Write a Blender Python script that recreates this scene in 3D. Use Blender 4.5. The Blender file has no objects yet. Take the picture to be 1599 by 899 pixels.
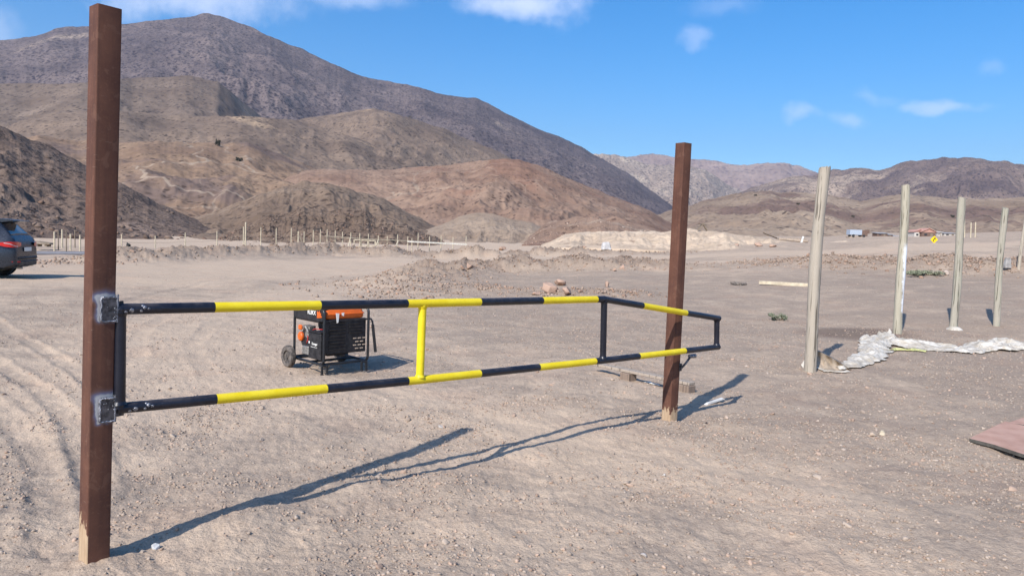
import bpy, math, random
import numpy as np
from mathutils import Vector, Matrix, Euler

S = bpy.context.scene
COL = S.collection
R = math.radians

# ------------------------------------------------------------------ camera
W0, H0, FPX = 1599.0, 899.0, 1160.0
PITCH, ROLL, EYE = R(3.7), 0.035, 1.6
FW = np.array([0, math.cos(PITCH), -math.sin(PITCH)])
_U = np.array([0, math.sin(PITCH), math.cos(PITCH)]); _R = np.array([1.0, 0, 0])
RT = _R * math.cos(ROLL) + _U * math.sin(ROLL)
UP = -_R * math.sin(ROLL) + _U * math.cos(ROLL)
cam_d = bpy.data.cameras.new('camera'); cam = bpy.data.objects.new('camera', cam_d); COL.objects.link(cam)
cam_d.sensor_width = 36; cam_d.lens = FPX / W0 * 36; cam_d.clip_start = 0.05; cam_d.clip_end = 30000
m = Matrix.Identity(4)
for i in range(3):
    m[i][0] = RT[i]; m[i][1] = UP[i]; m[i][2] = -FW[i]
m[2][3] = EYE
cam.matrix_world = m
S.camera = cam

# ------------------------------------------------------------------ light
SUN_AZ = R(60.5)          # direction in which shadows fall, from +X towards +Y
SUN_EL = R(39.5)
sd = Vector((-math.cos(SUN_AZ) * math.cos(SUN_EL), -math.sin(SUN_AZ) * math.cos(SUN_EL), math.sin(SUN_EL)))
sun_l = bpy.data.lights.new('sun', 'SUN'); sun_l.energy = 4.0; sun_l.angle = R(0.6); sun_l.color = (1, .965, .92)
sun = bpy.data.objects.new('sun', sun_l); COL.objects.link(sun)
sun.rotation_euler = sd.to_track_quat('Z', 'Y').to_euler(); sun.location = (0, 0, 50)
S.view_settings.view_transform = 'Standard'; S.view_settings.look = 'None'
S.view_settings.gamma = 1; S.view_settings.exposure = 0.58; S.view_settings.use_curve_mapping = False

# node helper ------------------------------------------------------
class NT:
    def __init__(s, nt): s.nt = nt; nt.nodes.clear()
    def n(s, t, ins=None, **kw):
        nd = s.nt.nodes.new(t)
        for k, v in kw.items(): setattr(nd, k, v)
        if ins:
            for k, v in ins.items():
                sk = nd.inputs[k]
                if isinstance(v, bpy.types.NodeSocket): s.nt.links.new(v, sk)
                elif v is not None:
                    if isinstance(v, (tuple, list)) and sk.type == 'RGBA' and len(v) == 3: v = (*v, 1)
                    sk.default_value = v
        return nd
    def math(s, op, a, b=0.0, c=None, clamp=False):
        nd = s.n('ShaderNodeMath', {0: a, 1: b} if c is None else {0: a, 1: b, 2: c}, operation=op); nd.use_clamp = clamp
        return nd.outputs[0]
    def vec(s, op, a, b=None, out=0, scale=None):
        ins = {0: a}
        if b is not None: ins[1] = b
        nd = s.n('ShaderNodeVectorMath', ins, operation=op)
        if scale is not None:
            if isinstance(scale, bpy.types.NodeSocket): s.nt.links.new(scale, nd.inputs['Scale'])
            else: nd.inputs['Scale'].default_value = scale
        return nd.outputs[out]
    def mix(s, f, a, b, mode='MIX'):
        nd = s.n('ShaderNodeMix', data_type='RGBA', blend_type=mode)
        for k, v in ((0, f), (6, a), (7, b)):
            sk = nd.inputs[k]
            if isinstance(v, bpy.types.NodeSocket): s.nt.links.new(v, sk)
            else: sk.default_value = (*v, 1) if isinstance(v, (tuple, list)) and len(v) == 3 else v
        return nd.outputs[2]
    def ramp(s, f, stops, interp='LINEAR'):
        nd = s.n('ShaderNodeValToRGB', {0: f}); cr = nd.color_ramp; cr.interpolation = interp
        while len(cr.elements) < len(stops): cr.elements.new(0.5)
        for e, (p, c) in zip(cr.elements, stops):
            e.position = p; e.color = (*c, 1) if isinstance(c, (tuple, list)) else (c, c, c, 1)
        return nd.outputs[0]
    def step(s, v, a, b):
        return s.n('ShaderNodeMapRange', {0: v, 1: a, 2: b, 3: 0.0, 4: 1.0}, interpolation_type='SMOOTHSTEP').outputs[0]
    def noise(s, vec, scale, detail=4, rough=.55, dist=0, out=0):
        return s.n('ShaderNodeTexNoise', {'Vector': vec, 'Scale': scale, 'Detail': detail, 'Roughness': rough, 'Distortion': dist}).outputs[out]
    def vor(s, vec, scale, feature='F1', out='Distance', rnd=1.0):
        return s.n('ShaderNodeTexVoronoi', {'Vector': vec, 'Scale': scale, 'Randomness': rnd}, feature=feature).outputs[out]

# world: sky with a few thin clouds ---------------------------------
w = bpy.data.worlds.new('World'); S.world = w; w.use_nodes = True
T = NT(w.node_tree)
sky = T.n('ShaderNodeTexSky', sky_type='NISHITA'); sky.sun_disc = False
sky.sun_elevation = SUN_EL; sky.sun_rotation = math.atan2(sd.x, sd.y) % (2 * math.pi)
sky.altitude = 800; sky.air_density = 1.0; sky.dust_density = 1.6; sky.ozone_density = 4.0
gen = T.n('ShaderNodeTexCoord').outputs['Generated']
sp = T.n('ShaderNodeSeparateXYZ', {0: gen})
ypos = T.math('MAXIMUM', sp.outputs[1], 0.05)
pl = T.n('ShaderNodeCombineXYZ', {0: T.math('DIVIDE', sp.outputs[0], ypos), 1: T.math('DIVIDE', sp.outputs[2], ypos)}).outputs[0]
wob = T.noise(pl, 9, 5, .6, 0, 1)
plw = T.vec('ADD', pl, T.vec('SCALE', T.vec('SUBTRACT', wob, (0.5, 0.5, 0.5)), scale=.07))
fine = T.noise(pl, 16, 7, .62)
tot = None
def ray(x, y): return FW + RT * (x - W0 / 2) / FPX - UP * (y - H0 / 2) / FPX
for (px, py, rx, ry, k) in ((815, 0, 120, 40, .6), (300, -8, 190, 42, .5), (560, -12, 120, 26, .3), (1084, 57, 26, 18, .22), (1247, 181, 36, 16, .28),
                            (1330, 187, 40, 16, .25), (1475, 163, 76, 15, .38), (-10, 45, 50, 40, .25), (1365, 145, 40, 16, .15), (1130, 12, 60, 20, .12), (1562, 100, 30, 14, .12)):
    d = ray(px, py); c = (d[0] / d[1], d[2] / d[1], 0)
    q = T.vec('MULTIPLY', T.vec('SUBTRACT', plw, c), (FPX / rx, FPX / ry, 0))
    ln = T.vec('LENGTH', q, out=1)
    v = T.math('SUBTRACT', 1.0, ln)
    v = T.math('ADD', v, T.math('MULTIPLY', T.math('SUBTRACT', fine, .5), 1.6))
    v = T.math('MULTIPLY', T.step(v, -.15, .95), k)
    tot = v if tot is None else T.math('MAXIMUM', tot, v)
tot = T.math('MULTIPLY', tot, T.step(sp.outputs[1], .05, .2))
skyc = T.n('ShaderNodeHueSaturation', {'Saturation': 1.42, 'Value': 1.0, 'Color': sky.outputs[0]}).outputs[0]
skc = T.mix(tot, skyc, (6.6, 6.9, 8.2))
bg = T.n('ShaderNodeBackground', {0: skc, 1: 0.13})
T.n('ShaderNodeOutputWorld', {0: bg.outputs[0]})

# ------------------------------------------------------------------ utilities
def _h(ix, iy, s):
    n = (ix.astype(np.int64) * 374761393 + iy.astype(np.int64) * 668265263 + s * 2147483647 * 7) & 0x7fffffff
    n = ((n ^ (n >> 13)) * 1274126177) & 0x7fffffff
    return ((n ^ (n >> 16)) & 0xffff) / 65535.0 * 2 * np.pi
def gn(x, y, s=0):
    x = np.asarray(x, float); y = np.asarray(y, float)
    ix = np.floor(x); iy = np.floor(y); fx = x - ix; fy = y - iy
    u = fx * fx * fx * (fx * (fx * 6 - 15) + 10); v = fy * fy * fy * (fy * (fy * 6 - 15) + 10)
    def g(a, b):
        t = _h(ix + a, iy + b, s); return np.cos(t) * (fx - a) + np.sin(t) * (fy - b)
    a = g(0, 0) * (1 - u) + g(1, 0) * u; b = g(0, 1) * (1 - u) + g(1, 1) * u
    return (a * (1 - v) + b * v) * 1.5
def fbm(x, y, o=4, s=0, g=.5):
    t = 0; a = 1
    for i in range(o): t = t + a * gn(x * 2 ** i, y * 2 ** i, s + i); a *= g
    return t
def ridged(x, y, o=4, s=0, g=.5):
    t = 0; a = 1; n = 0
    for i in range(o): t = t + a * (1 - 2 * np.abs(gn(x * 2 ** i + i * 3.3, y * 2 ** i, s + i))); n += a; a *= g
    return t / n
def sstep(x, a, b):
    t = np.clip((x - a) / (b - a), 0, 1); return t * t * (3 - 2 * t)

def px_az(px, py=None):
    if py is None: py = 375 + ROLL * (px - 800)
    d = ray(px, py); return math.atan2(d[0], d[1])

TR = [0, 10, 17, 30, 45, 60, 100, 200, 400, 9000]
TU = [-500, 0, 400, 700, 1000, 1250, 1400, 1800]
TZ = [[0, 0, .08, .12, .05, 0, .0, 1, 4, 4],
      [0, 0, .08, .12, .05, 0, .0, 1, 4, 4],
      [0, 0, .02, .03, .05, .05, .2, 1, 3, 3],
      [0, 0, 0, .02, .05, .1, .5, 1.5, 3, 3],
      [0, 0, .03, .36, .6, .8, 1.2, 2.2, 5, 5],
      [0, 0, .07, .62, 1.30, 1.75, 2.4, 4.2, 8, 8],
      [0, 0, .1, .78, 1.72, 2.2, 3.0, 5.4, 11, 11],
      [0, 0, .13, .9, 2.0, 2.7, 4.0, 8, 14, 14]]
TAZ = np.array([px_az(u) for u in TU]); TZ = np.array(TZ); LR = np.log(np.array(TR) + 5.0)
def base_z(az, r):
    cols = np.stack([np.interp(np.log(r + 5.0), LR, TZ[i]) for i in range(len(TU))], 0)
    azc = np.clip(az, TAZ[0], TAZ[-1]); i = np.clip(np.searchsorted(TAZ, azc) - 1, 0, len(TU) - 2)
    t = (azc - TAZ[i]) / (TAZ[i + 1] - TAZ[i]); t = t * t * (3 - 2 * t)
    c0 = np.take_along_axis(cols, i[None], 0)[0]; c1 = np.take_along_axis(cols, i[None] + 1, 0)[0]
    return c0 * (1 - t) + c1 * t

def poly_dist(x, y, pts, vals=None):
    """distance to a polyline, with an interpolated value and arclength"""
    best = np.full(x.shape, 1e9); bv = np.zeros(x.shape); bs = np.zeros(x.shape); acc = 0; sg = np.zeros(x.shape)
    for k in range(len(pts) - 1):
        a = np.array(pts[k][:2]); b = np.array(pts[k + 1][:2]); ab = b - a; L = math.hypot(*ab)
        t = np.clip(((x - a[0]) * ab[0] + (y - a[1]) * ab[1]) / (L * L), 0, 1)
        dx = x - a[0] - t * ab[0]; dy = y - a[1] - t * ab[1]
        d = np.hypot(dx, dy); mk = d < best; best = np.where(mk, d, best)
        side = np.sign(ab[0] * dy - ab[1] * dx); sg = np.where(mk, side, sg)
        if vals is not None: bv = np.where(mk, vals[k] * (1 - t) + vals[k + 1] * t, bv)
        bs = np.where(mk, acc + t * L, bs); acc += L
    return best, bv, bs, sg
def pol(u, r):
    a = px_az(u); return (r * math.sin(a), r * math.cos(a))
BERMS = [  # [(u, r, height)], sigma
    ([(-100, 32, .12), (40, 33, .12), (130, 35, .14), (200, 37, .4), (300, 42, .42), (400, 47, .45), (440, 50, .5), (500, 54, .9), (545, 54, .65), (600, 54, .8), (640, 55, .6), (700, 55, .75), (790, 56, .7), (860, 57, .6), (930, 59, .4), (1010, 61, .25), (1100, 62, .1)], 1.5),
    ([(585, 23, .0), (620, 24, .12), (655, 27, .3), (690, 31, .5), (740, 33, .62), (800, 34, .58), (870, 34, .45), (950, 34, .5), (1020, 35, .4), (1060, 35.5, .2)], 1.9),
    ([(600, 19.5, .0), (650, 21, .14), (740, 23, .12), (820, 22, .05)], 1.2),
    ([(1190, 37, .05), (1250, 37, .22), (1330, 36, .32), (1400, 35, .30), (1480, 35, .34), (1560, 35, .42), (1650, 35, .45), (1800, 35, .45)], 2.0),
    ([(840, 20.5, .1), (900, 20.5, .16), (960, 21, .12), (1010, 22, .05)], .9),
]
BERMS = [([pol(a, b) for a, b, c in p], [c for a, b, c in p], s) for p, s in BERMS]

RUTS = []      # filled in once the plain terrain can be intersected
PILES = [(-1.45, 3.95, .30, .05), (-2.7, 4.2, .4, .04), (-1.0, 4.6, .28, .035), (-.35, 4.75, .22, .03), (.15, 5.5, .25, .03), (-1.93, 3.36, .16, .025), (1.47, 6.6, .18, .02), (.9, 6.2, .5, .02), (-3.1, 5.6, .7, .03), (1.9, 7.9, .5, .03), (2.9, 8.2, .35, .035)]
def ground_raw(x, y, fine=True):
    r = np.hypot(x, y); az = np.arctan2(x, y)
    z = base_z(az, r)
    rough = np.zeros(x.shape)
    for pts, hs, sg in BERMS:
        d, v, s, _ = poly_dist(x, y, pts, hs)
        lump = 1 + .55 * fbm(x / 1.7, y / 1.7, 3, 11) + .5 * fbm(s / 3.1, s * 0, 2, 5)
        e = np.exp(-(d / (sg * (1 + .25 * gn(s / 2.3, d * 0 + 3, 8)))) ** 2)
        z = z + v * e * np.clip(lump, .3, 1.45); rough = np.maximum(rough, e * np.clip(v * 2.2, 0, 1))
    near = np.clip(1 - r / 1500, .0, 1)
    z = z + near * (.045 * fbm(x / 3.1, y / 3.1, 3, 21) * sstep(r, 1, 6)) + np.clip(r / 50, 0, 1) ** 1.5 * .25 * fbm(x / 17, y / 17, 3, 31)
    for cx, cy, s, h in PILES:
        z = z + h * np.exp(-((x - cx) ** 2 + (y - cy) ** 2) / s ** 2) * (1 + .5 * gn(x * 3, y * 3, 3))
    if not fine: return z, rough
    fade = sstep(-r, -45, -6)
    clod = ridged(x / .33, y / .33, 3, 41)
    z = z + fade * (.015 * fbm(x / .5, y / .5, 5, 51, .55) + .006 * np.clip(clod, 0, 1) ** 2 + .006 * fbm(x / .06, y / .06, 2, 61))
    z = z + rough * (.12 * fbm(x / .5, y / .5, 5, 71, .65) + .07 * ridged(x / .3, y / .3, 3, 81, .6))
    for pts, wd, dp in RUTS:
        d, _, s, sgn = poly_dist(x, y, pts)
        prof = -np.exp(-(d / wd) ** 4) + .7 * np.exp(-((d - wd * 1.35) / (wd * .45)) ** 2)
        tread = .55 * np.sin(s / .045 + sgn * d / .05) * np.exp(-(d / wd) ** 4)
        z = z + dp * (prof * (.75 + .4 * gn(s / 1.1, d * 0, 15)) + tread * (1 - np.clip(r / 14, 0, 1)))
    return z, rough
def gz(x, y): return float(ground_raw(np.array([float(x)]), np.array([float(y)]))[0][0])
def G(px, py, fine=False):
    """world point where the ray of a pixel meets the terrain"""
    d = ray(px, py); ts = np.concatenate([np.linspace(1, 40, 1500), np.geomspace(40, 1500, 1500)])
    P = d[None] * ts[:, None]; zz = P[:, 2] + EYE; g = ground_raw(P[:, 0], P[:, 1], fine)[0]
    k = np.argmax(zz < g)
    if zz[k] >= g[k]: k = len(ts) - 1
    return Vector((P[k, 0], P[k, 1], g[k]))
def D(px, py, dist):
    """point on a pixel's ray at a given depth (y)"""
    d = ray(px, py); return Vector(d * (dist / d[1])) + Vector((0, 0, EYE))
def Gd(px, dist):
    d = ray(px, 375 + ROLL * (px - 800)); a = d * (dist / d[1]); return Vector((a[0], a[1], gz(a[0], a[1])))
for pxs, wd, dp in (([(-60, 470), (11, 515), (70, 548), (125, 583), (190, 640)], .11, .022), ([(-80, 520), (0, 572), (60, 606), (115, 660), (150, 760)], .12, .026),
                    ([(-60, 600), (20, 660), (70, 730), (80, 860)], .12, .018),
                    ([(215, 565), (215, 525), (260, 495), (360, 462), (520, 440), (700, 408)], .13, .012), ([(330, 590), (300, 540), (330, 505), (450, 470), (560, 447), (740, 406)], .13, .012),
                    ([(200, 470), (320, 440), (450, 425), (620, 412), (900, 402)], .16, .02), ([(60, 470), (250, 448), (420, 432), (600, 416)], .16, .02),
                    ([(560, 600), (700, 640), (900, 690), (1150, 740), (1500, 800)], .16, .009), ([(480, 640), (650, 720), (900, 780), (1200, 850), (1400, 900)], .17, .009)):
    RUTS.append(([tuple(G(a, b)[:2]) for a, b in pxs], wd * .85, dp * .7))

def link(name, me, mats, parent=None, loc=None, smooth=False, sm_angle=None):
    for mm in (mats if isinstance(mats, (list, tuple)) else [mats]): me.materials.append(mm)
    if smooth:
        me.polygons.foreach_set('use_smooth', [True] * len(me.polygons))
    if sm_angle is not None:
        me.polygons.foreach_set('use_smooth', [True] * len(me.polygons)); me.set_sharp_from_angle(angle=R(sm_angle))
    o = bpy.data.objects.new(name, me); COL.objects.link(o)
    if parent: o.parent = parent
    if loc is not None: o.location = loc
    return o
def np_mesh(name, V, F, mat_idx=None):
    me = bpy.data.meshes.new(name); V = np.asarray(V, np.float32); F = np.asarray(F, np.int32); n, k = F.shape
    me.vertices.add(len(V)); me.vertices.foreach_set('co', V.ravel())
    me.loops.add(n * k); me.loops.foreach_set('vertex_index', F.ravel())
    me.polygons.add(n); me.polygons.foreach_set('loop_start', np.arange(n, dtype=np.int32) * k)
    if mat_idx is not None: me.polygons.foreach_set('material_index', mat_idx)
    me.update(calc_edges=True); me.validate(); return me
def grid_faces(nu, nv, wrap=False):
    i = np.arange(nu - 1)[:, None]; jn = nv if wrap else nv - 1; j = np.arange(jn)[None]
    a = i * nv + j; b = i * nv + (j + 1) % nv
    return np.stack([a, b, b + nv, a + nv], -1).reshape(-1, 4)

class MB:
    """collects shapes into ONE mesh"""
    def __init__(s): s.v = []; s.f = []; s.m = []
    def add(s, vs, fs, mi=0):
        b = len(s.v); s.v += [tuple(v) for v in vs]; s.f += [tuple(i + b for i in f) for f in fs]; s.m += [mi] * len(fs); return s
    def box(s, c, size, rot=None, mi=0, bev=.0, taper=1.0):
        hx, hy, hz = size[0] / 2, size[1] / 2, size[2] / 2
        if bev > 0:
            b = min(bev, hx * .95, hy * .95, hz * .95); vs = []
            for sx in (-1, 1):
                for sy in (-1, 1):
                    for sz in (-1, 1):
                        vs += [(sx * hx, sy * (hy - b), sz * (hz - b)), (sx * (hx - b), sy * hy, sz * (hz - b)), (sx * (hx - b), sy * (hy - b), sz * hz)]
            import bmesh
            bm = bmesh.new(); [bm.verts.new(v) for v in vs]; r = bmesh.ops.convex_hull(bm, input=bm.verts)
            bmesh.ops.dissolve_limit(bm, angle_limit=.01, verts=bm.verts, edges=bm.edges)
            bm.verts.index_update(); vs = [v.co.copy() for v in bm.verts]; fs = [[v.index for v in f.verts] for f in bm.faces]; bm.free()
        else:
            vs = [Vector((x, y, z)) for z in (-hz, hz) for y in (-hy, hy) for x in (-hx, hx)]
            fs = [(0, 2, 3, 1), (4, 5, 7, 6), (0, 1, 5, 4), (1, 3, 7, 5), (3, 2, 6, 7), (2, 0, 4, 6)]
        M = rot if rot is not None else Matrix.Identity(3)
        if isinstance(M, Euler): M = M.to_matrix()
        out = []
        for v in vs:
            v = Vector(v); k = 1 if v.z < 0 else taper
            out.append(M @ Vector((v.x * k, v.y * k, v.z)) + Vector(c))
        return s.add(out, fs, mi)
    def tube(s, pts, rad, n=12, mi=0, caps=True, mis=None, sq=False):
        pts = [Vector(p) for p in pts]; rads = rad if isinstance(rad, (list, tuple)) else [rad] * len(pts)
        b = len(s.v); up = None
        for i, p in enumerate(pts):
            if i == 0: t = pts[1] - p
            elif i == len(pts) - 1: t = p - pts[i - 1]
            else:
                a = (p - pts[i - 1]).normalized(); c = (pts[i + 1] - p).normalized(); t = a + c
            if t.length < 1e-9: t = Vector((0, 0, 1))
            t.normalize()
            if up is None: up = Vector((0, 0, 1)) if abs(t.z) < .9 else Vector((0, 1, 0))
            x = up.cross(t)
            if x.length < 1e-6: x = Vector((1, 0, 0))
            x.normalize(); y = t.cross(x); up = y
            k = 1.0
            if 0 < i < len(pts) - 1:
                cs = a.dot(t); k = min(1 / max(cs, .3), 1.6)
            for j in range(n):
                an = 2 * math.pi * (j + (.5 if sq else 0)) / n; s.v.append(tuple(p + (x * math.cos(an) + y * math.sin(an)) * rads[i]))
        for i in range(len(pts) - 1):
            for j in range(n):
                s.f.append((b + i * n + j, b + i * n + (j + 1) % n, b + (i + 1) * n + (j + 1) % n, b + (i + 1) * n + j)); s.m.append(mis[i] if mis else mi)
        if caps:
            s.f.append(tuple(b + j for j in range(n))[::-1]); s.m.append(mis[0] if mis else mi)
            q = b + (len(pts) - 1) * n; s.f.append(tuple(q + j for j in range(n))); s.m.append(mis[-1] if mis else mi)
        return s
    def cyl(s, a, b, r, n=16, mi=0, r2=None): return s.tube([a, b], [r, r if r2 is None else r2], n, mi)
    def lathe(s, prof, origin, axis, n=24, mi=0):
        ax = Vector(axis).normalized(); x = ax.orthogonal().normalized(); y = ax.cross(x); b = len(s.v); o = Vector(origin)
        for (r, h) in prof:
            for j in range(n):
                an = 2 * math.pi * j / n; s.v.append(tuple(o + ax * h + (x * math.cos(an) + y * math.sin(an)) * r))
        for i in range(len(prof) - 1):
            for j in range(n):
                s.f.append((b + i * n + j, b + i * n + (j + 1) % n, b + (i + 1) * n + (j + 1) % n, b + (i + 1) * n + j)); s.m.append(mi)
        return s
    def prism(s, poly, z0, z1, M=None, mi=0):
        n = len(poly); M = M or Matrix.Identity(4)
        vs = [M @ Vector((a, b_, z0)) for a, b_ in poly] + [M @ Vector((a, b_, z1)) for a, b_ in poly]
        fs = [tuple(range(n))[::-1], tuple(range(n, 2 * n))] + [(i, (i + 1) % n, n + (i + 1) % n, n + i) for i in range(n)]
        return s.add(vs, fs, mi)
    def build(s, name, mats, parent=None, loc=None, smooth=None, bevel=0):
        me = bpy.data.meshes.new(name); me.from_pydata(s.v, [], s.f); me.polygons.foreach_set('material_index', s.m)
        import bmesh
        bm = bmesh.new(); bm.from_mesh(me); bmesh.ops.recalc_face_normals(bm, faces=bm.faces); bm.to_mesh(me); bm.free(); me.update()
        o = link(name, me, mats, parent, loc, sm_angle=smooth)
        if bevel:
            b = o.modifiers.new('bevel', 'BEVEL'); b.width = bevel; b.segments = 2; b.limit_method = 'ANGLE'
        return o
def tag(o, label=None, cat=None, group=None, kind=None):
    if label: o['label'] = label
    if cat: o['category'] = cat
    if group: o['group'] = group
    if kind: o['kind'] = kind
    return o
def empty(name, loc=(0, 0, 0), rz=0, rot=None):
    o = bpy.data.objects.new(name, None); COL.objects.link(o); o.location = loc
    o.rotation_euler = rot if rot is not None else (0, 0, rz); o.empty_display_size = .1; return o

# ------------------------------------------------------------------ materials
def mat(name):
    mm = bpy.data.materials.new(name); mm.use_nodes = True; return mm, NT(mm.node_tree)
def finish(t, col, rough=.8, bump=None, bs=.3, bd=.01, metal=0.0, spec=.3, trans=None, coat=0.0):
    ins = {'Base Color': col, 'Roughness': rough, 'Metallic': metal, 'Specular IOR Level': spec, 'Coat Weight': coat}
    b = t.n('ShaderNodeBsdfPrincipled', ins)
    if bump is not None:
        bn = t.n('ShaderNodeBump', {'Height': bump, 'Strength': bs, 'Distance': bd}); t.nt.links.new(bn.outputs[0], b.inputs['Normal'])
    t.n('ShaderNodeOutputMaterial', {0: b.outputs[0]}); return b
def oc(t): return t.n('ShaderNodeTexCoord').outputs['Object']
def simple(name, c, rough=.6, var=.25, scale=8, metal=0, spec=.4, bs=.15, bd=.003, dust=0.0):
    mm, t = mat(name); v = oc(t); n = t.noise(v, scale, 6, .6)
    n2 = t.noise(v, scale * 7, 4, .6)
    col = t.mix(t.step(n, .3, .7), tuple(x * (1 - var) for x in c), tuple(min(1, x * (1 + var)) for x in c))
    if dust: col = t.mix(t.math('MULTIPLY', t.step(t.math('ADD', n, t.math('MULTIPLY', n2, .4)), .55, .9), dust), col, (.33, .27, .22))
    finish(t, col, t.math('ADD', rough - .1, t.math('MULTIPLY', n2, .2)), n2, bs, bd, metal, spec); return mm

def ground_mat():
    mm, t = mat('desert_ground'); v = oc(t)
    at = t.n('ShaderNodeAttribute', attribute_name='tone'); sp = t.n('ShaderNodeSeparateColor', {0: at.outputs['Color']})
    dust, dark, rub = sp.outputs[0], sp.outputs[1], sp.outputs[2]
    big = t.noise(v, .35, 5, .6); mid = t.noise(v, 1.7, 6, .65); fin = t.noise(v, 14, 6, .7); vf = t.noise(v, 75, 3, .7)
    k = t.math('ADD', t.math('MULTIPLY', big, .6), t.math('MULTIPLY', mid, .7))
    k = t.math('ADD', k, t.math('MULTIPLY', fin, .35))
    k = t.math('ADD', k, t.math('MULTIPLY', t.math('SUBTRACT', dust, dark), .35))
    k = t.step(k, .62, 1.02)
    sand = t.mix(mid, (.49, .362, .256), (.60, .46, .332)); grav = t.mix(fin, (.24, .178, .131), (.50, .388, .292))
    col = t.mix(k, grav, sand)
    # stones of a few sizes, each with its own tone
    for sc, lo, hi, amt in ((38, .18, .42, .75), (85, .2, .5, .7), (17, .12, .28, .6)):
        vv = t.vec('ADD', v, t.vec('SCALE', t.noise(v, sc * 1.5, 2, .5, 0, 1), scale=.6 / sc))
        vd = t.vor(vv, sc); vc = t.vor(vv, sc, out='Color')
        g = t.n('ShaderNodeSeparateColor', {0: vc})
        sc_col = t.mix(g.outputs[0], (.19, .135, .10), (.58, .465, .36))
        present = t.step(t.math('ADD', g.outputs[1], t.math('MULTIPLY', k, -.35)), .5, .62)
        msk = t.math('MULTIPLY', t.math('SUBTRACT', 1.0, t.step(vd, lo, hi)), t.math('MULTIPLY', present, amt))
        col = t.mix(msk, col, sc_col)
    col = t.mix(t.math('MULTIPLY', t.step(vf, .35, .75), .28), col, (.13, .105, .09), 'MIX')
    col = t.mix(t.math('MULTIPLY', rub, .85), col, t.mix(fin, (.15, .108, .08), (.37, .275, .205)))
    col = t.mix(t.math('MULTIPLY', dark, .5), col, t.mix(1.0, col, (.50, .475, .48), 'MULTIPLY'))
    pink = t.step(t.noise(v, .9, 4, .5), .5, .7)
    col = t.mix(t.math('MULTIPLY', pink, .25), col, t.mix(1.0, col, (1.08, .93, .87), 'MULTIPLY'))
    bh = t.math('ADD', t.math('MULTIPLY', fin, .8), t.math('MULTIPLY', vf, .35))
    bh = t.math('ADD', bh, t.math('MULTIPLY', t.vor(t.vec('ADD', v, t.vec('SCALE', t.noise(v, 40, 2, .5, 0, 1), scale=.03)), 48, 'F1'), -.22))
    finish(t, col, .95, bh, .8, .02, spec=.1); return mm
M_ground = ground_mat()

def stone_mat(name, a, b, scale=9):
    mm, t = mat(name); v = oc(t)
    g = t.n('ShaderNodeNewGeometry').outputs['Random Per Island']
    n = t.noise(v, scale, 6, .65)
    c = t.mix(t.math('ADD', t.math('MULTIPLY', g, .65), t.math('MULTIPLY', n, .35)), a, b)
    pk = t.math('GREATER_THAN', t.math('FRACT', t.math('MULTIPLY', g, 17.3)), .72)
    c = t.mix(t.math('MULTIPLY', pk, .5), c, t.mix(1.0, c, (1.12, .9, .8), 'MULTIPLY'))
    finish(t, c, .93, n, .5, .01, spec=.15); return mm
M_gravel = stone_mat('gravel', (.23, .175, .135), (.52, .415, .325), 30)
M_rubble = stone_mat('rubble', (.20, .145, .108), (.42, .315, .24), 6)
M_redrock = stone_mat('red_rock', (.29, .208, .16), (.45, .34, .265), 3)

def hill_mat(name, base, alt, dark, dot_scale, dot_amt, fine_scale, trails=0.0, patch=None, patch_scale=.002, patch_lo=.55, strata=0.0, bd=2.0, bs=.7, dot_clump=.5):
    """base / alt soil tones (M_rdark: with painted cloud shade), dark scrub dots"""
    mm, t = mat(name); v = oc(t)
    n1 = t.noise(v, fine_scale, 7, .62); n2 = t.noise(v, fine_scale * 9, 5, .65)
    col = t.mix(t.step(t.math('ADD', t.math('MULTIPLY', n1, .8), t.math('MULTIPLY', n2, .2)), .36, .62), base, alt)
    if patch:
        pn = t.noise(v, patch_scale, 6, .6, .6)
        col = t.mix(t.step(pn, patch_lo, patch_lo + .09), col, patch)
    col = t.mix(t.math('MULTIPLY', t.step(n2, .42, .66), .42), col, tuple(x * .5 for x in base))
    if dot_amt:
        for sc, rr in ((dot_scale, .40), (dot_scale * 1.9, .38)):
            vd = t.vor(v, sc); vc = t.n('ShaderNodeSeparateColor', {0: t.vor(v, sc, out='Color')}).outputs[0]
            cl = t.noise(v, dot_scale * .1, 5, .6)
            thr = t.math('ADD', vc, t.math('MULTIPLY', t.math('SUBTRACT', cl, .5), dot_clump * 2))
            pres = t.step(thr, 1.0 - dot_amt - .08, 1.0 - dot_amt + .08)
            mk = t.math('MULTIPLY', t.math('SUBTRACT', 1.0, t.step(vd, rr * .6, rr * 1.2)), pres)
            col = t.mix(t.math('MULTIPLY', mk, .92), col, dark)
    if trails:
        wv = t.vec('ADD', v, t.vec('SCALE', t.noise(v, .012, 4, .6, 0, 1), scale=70))
        e = t.vor(wv, .011, 'DISTANCE_TO_EDGE'); e2 = t.vor(wv, .03, 'DISTANCE_TO_EDGE')
        k = t.math('MULTIPLY', t.math('SUBTRACT', 1.0, t.step(e, .003, .012)), t.step(t.noise(v, .01, 3), .40, .55))
        k2 = t.math('MULTIPLY', t.math('SUBTRACT', 1.0, t.step(e2, .005, .018)), t.math('MULTIPLY', t.step(t.noise(v, .014, 3), .5, .6), .6))
        col = t.mix(t.math('MULTIPLY', t.math('MAXIMUM', k, k2), trails), col, (.37, .285, .21))
    finish(t, col, .97, t.math('ADD', n2, t.math('MULTIPLY', n1, 1.5)), bs, bd, spec=.05); return mm

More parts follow.
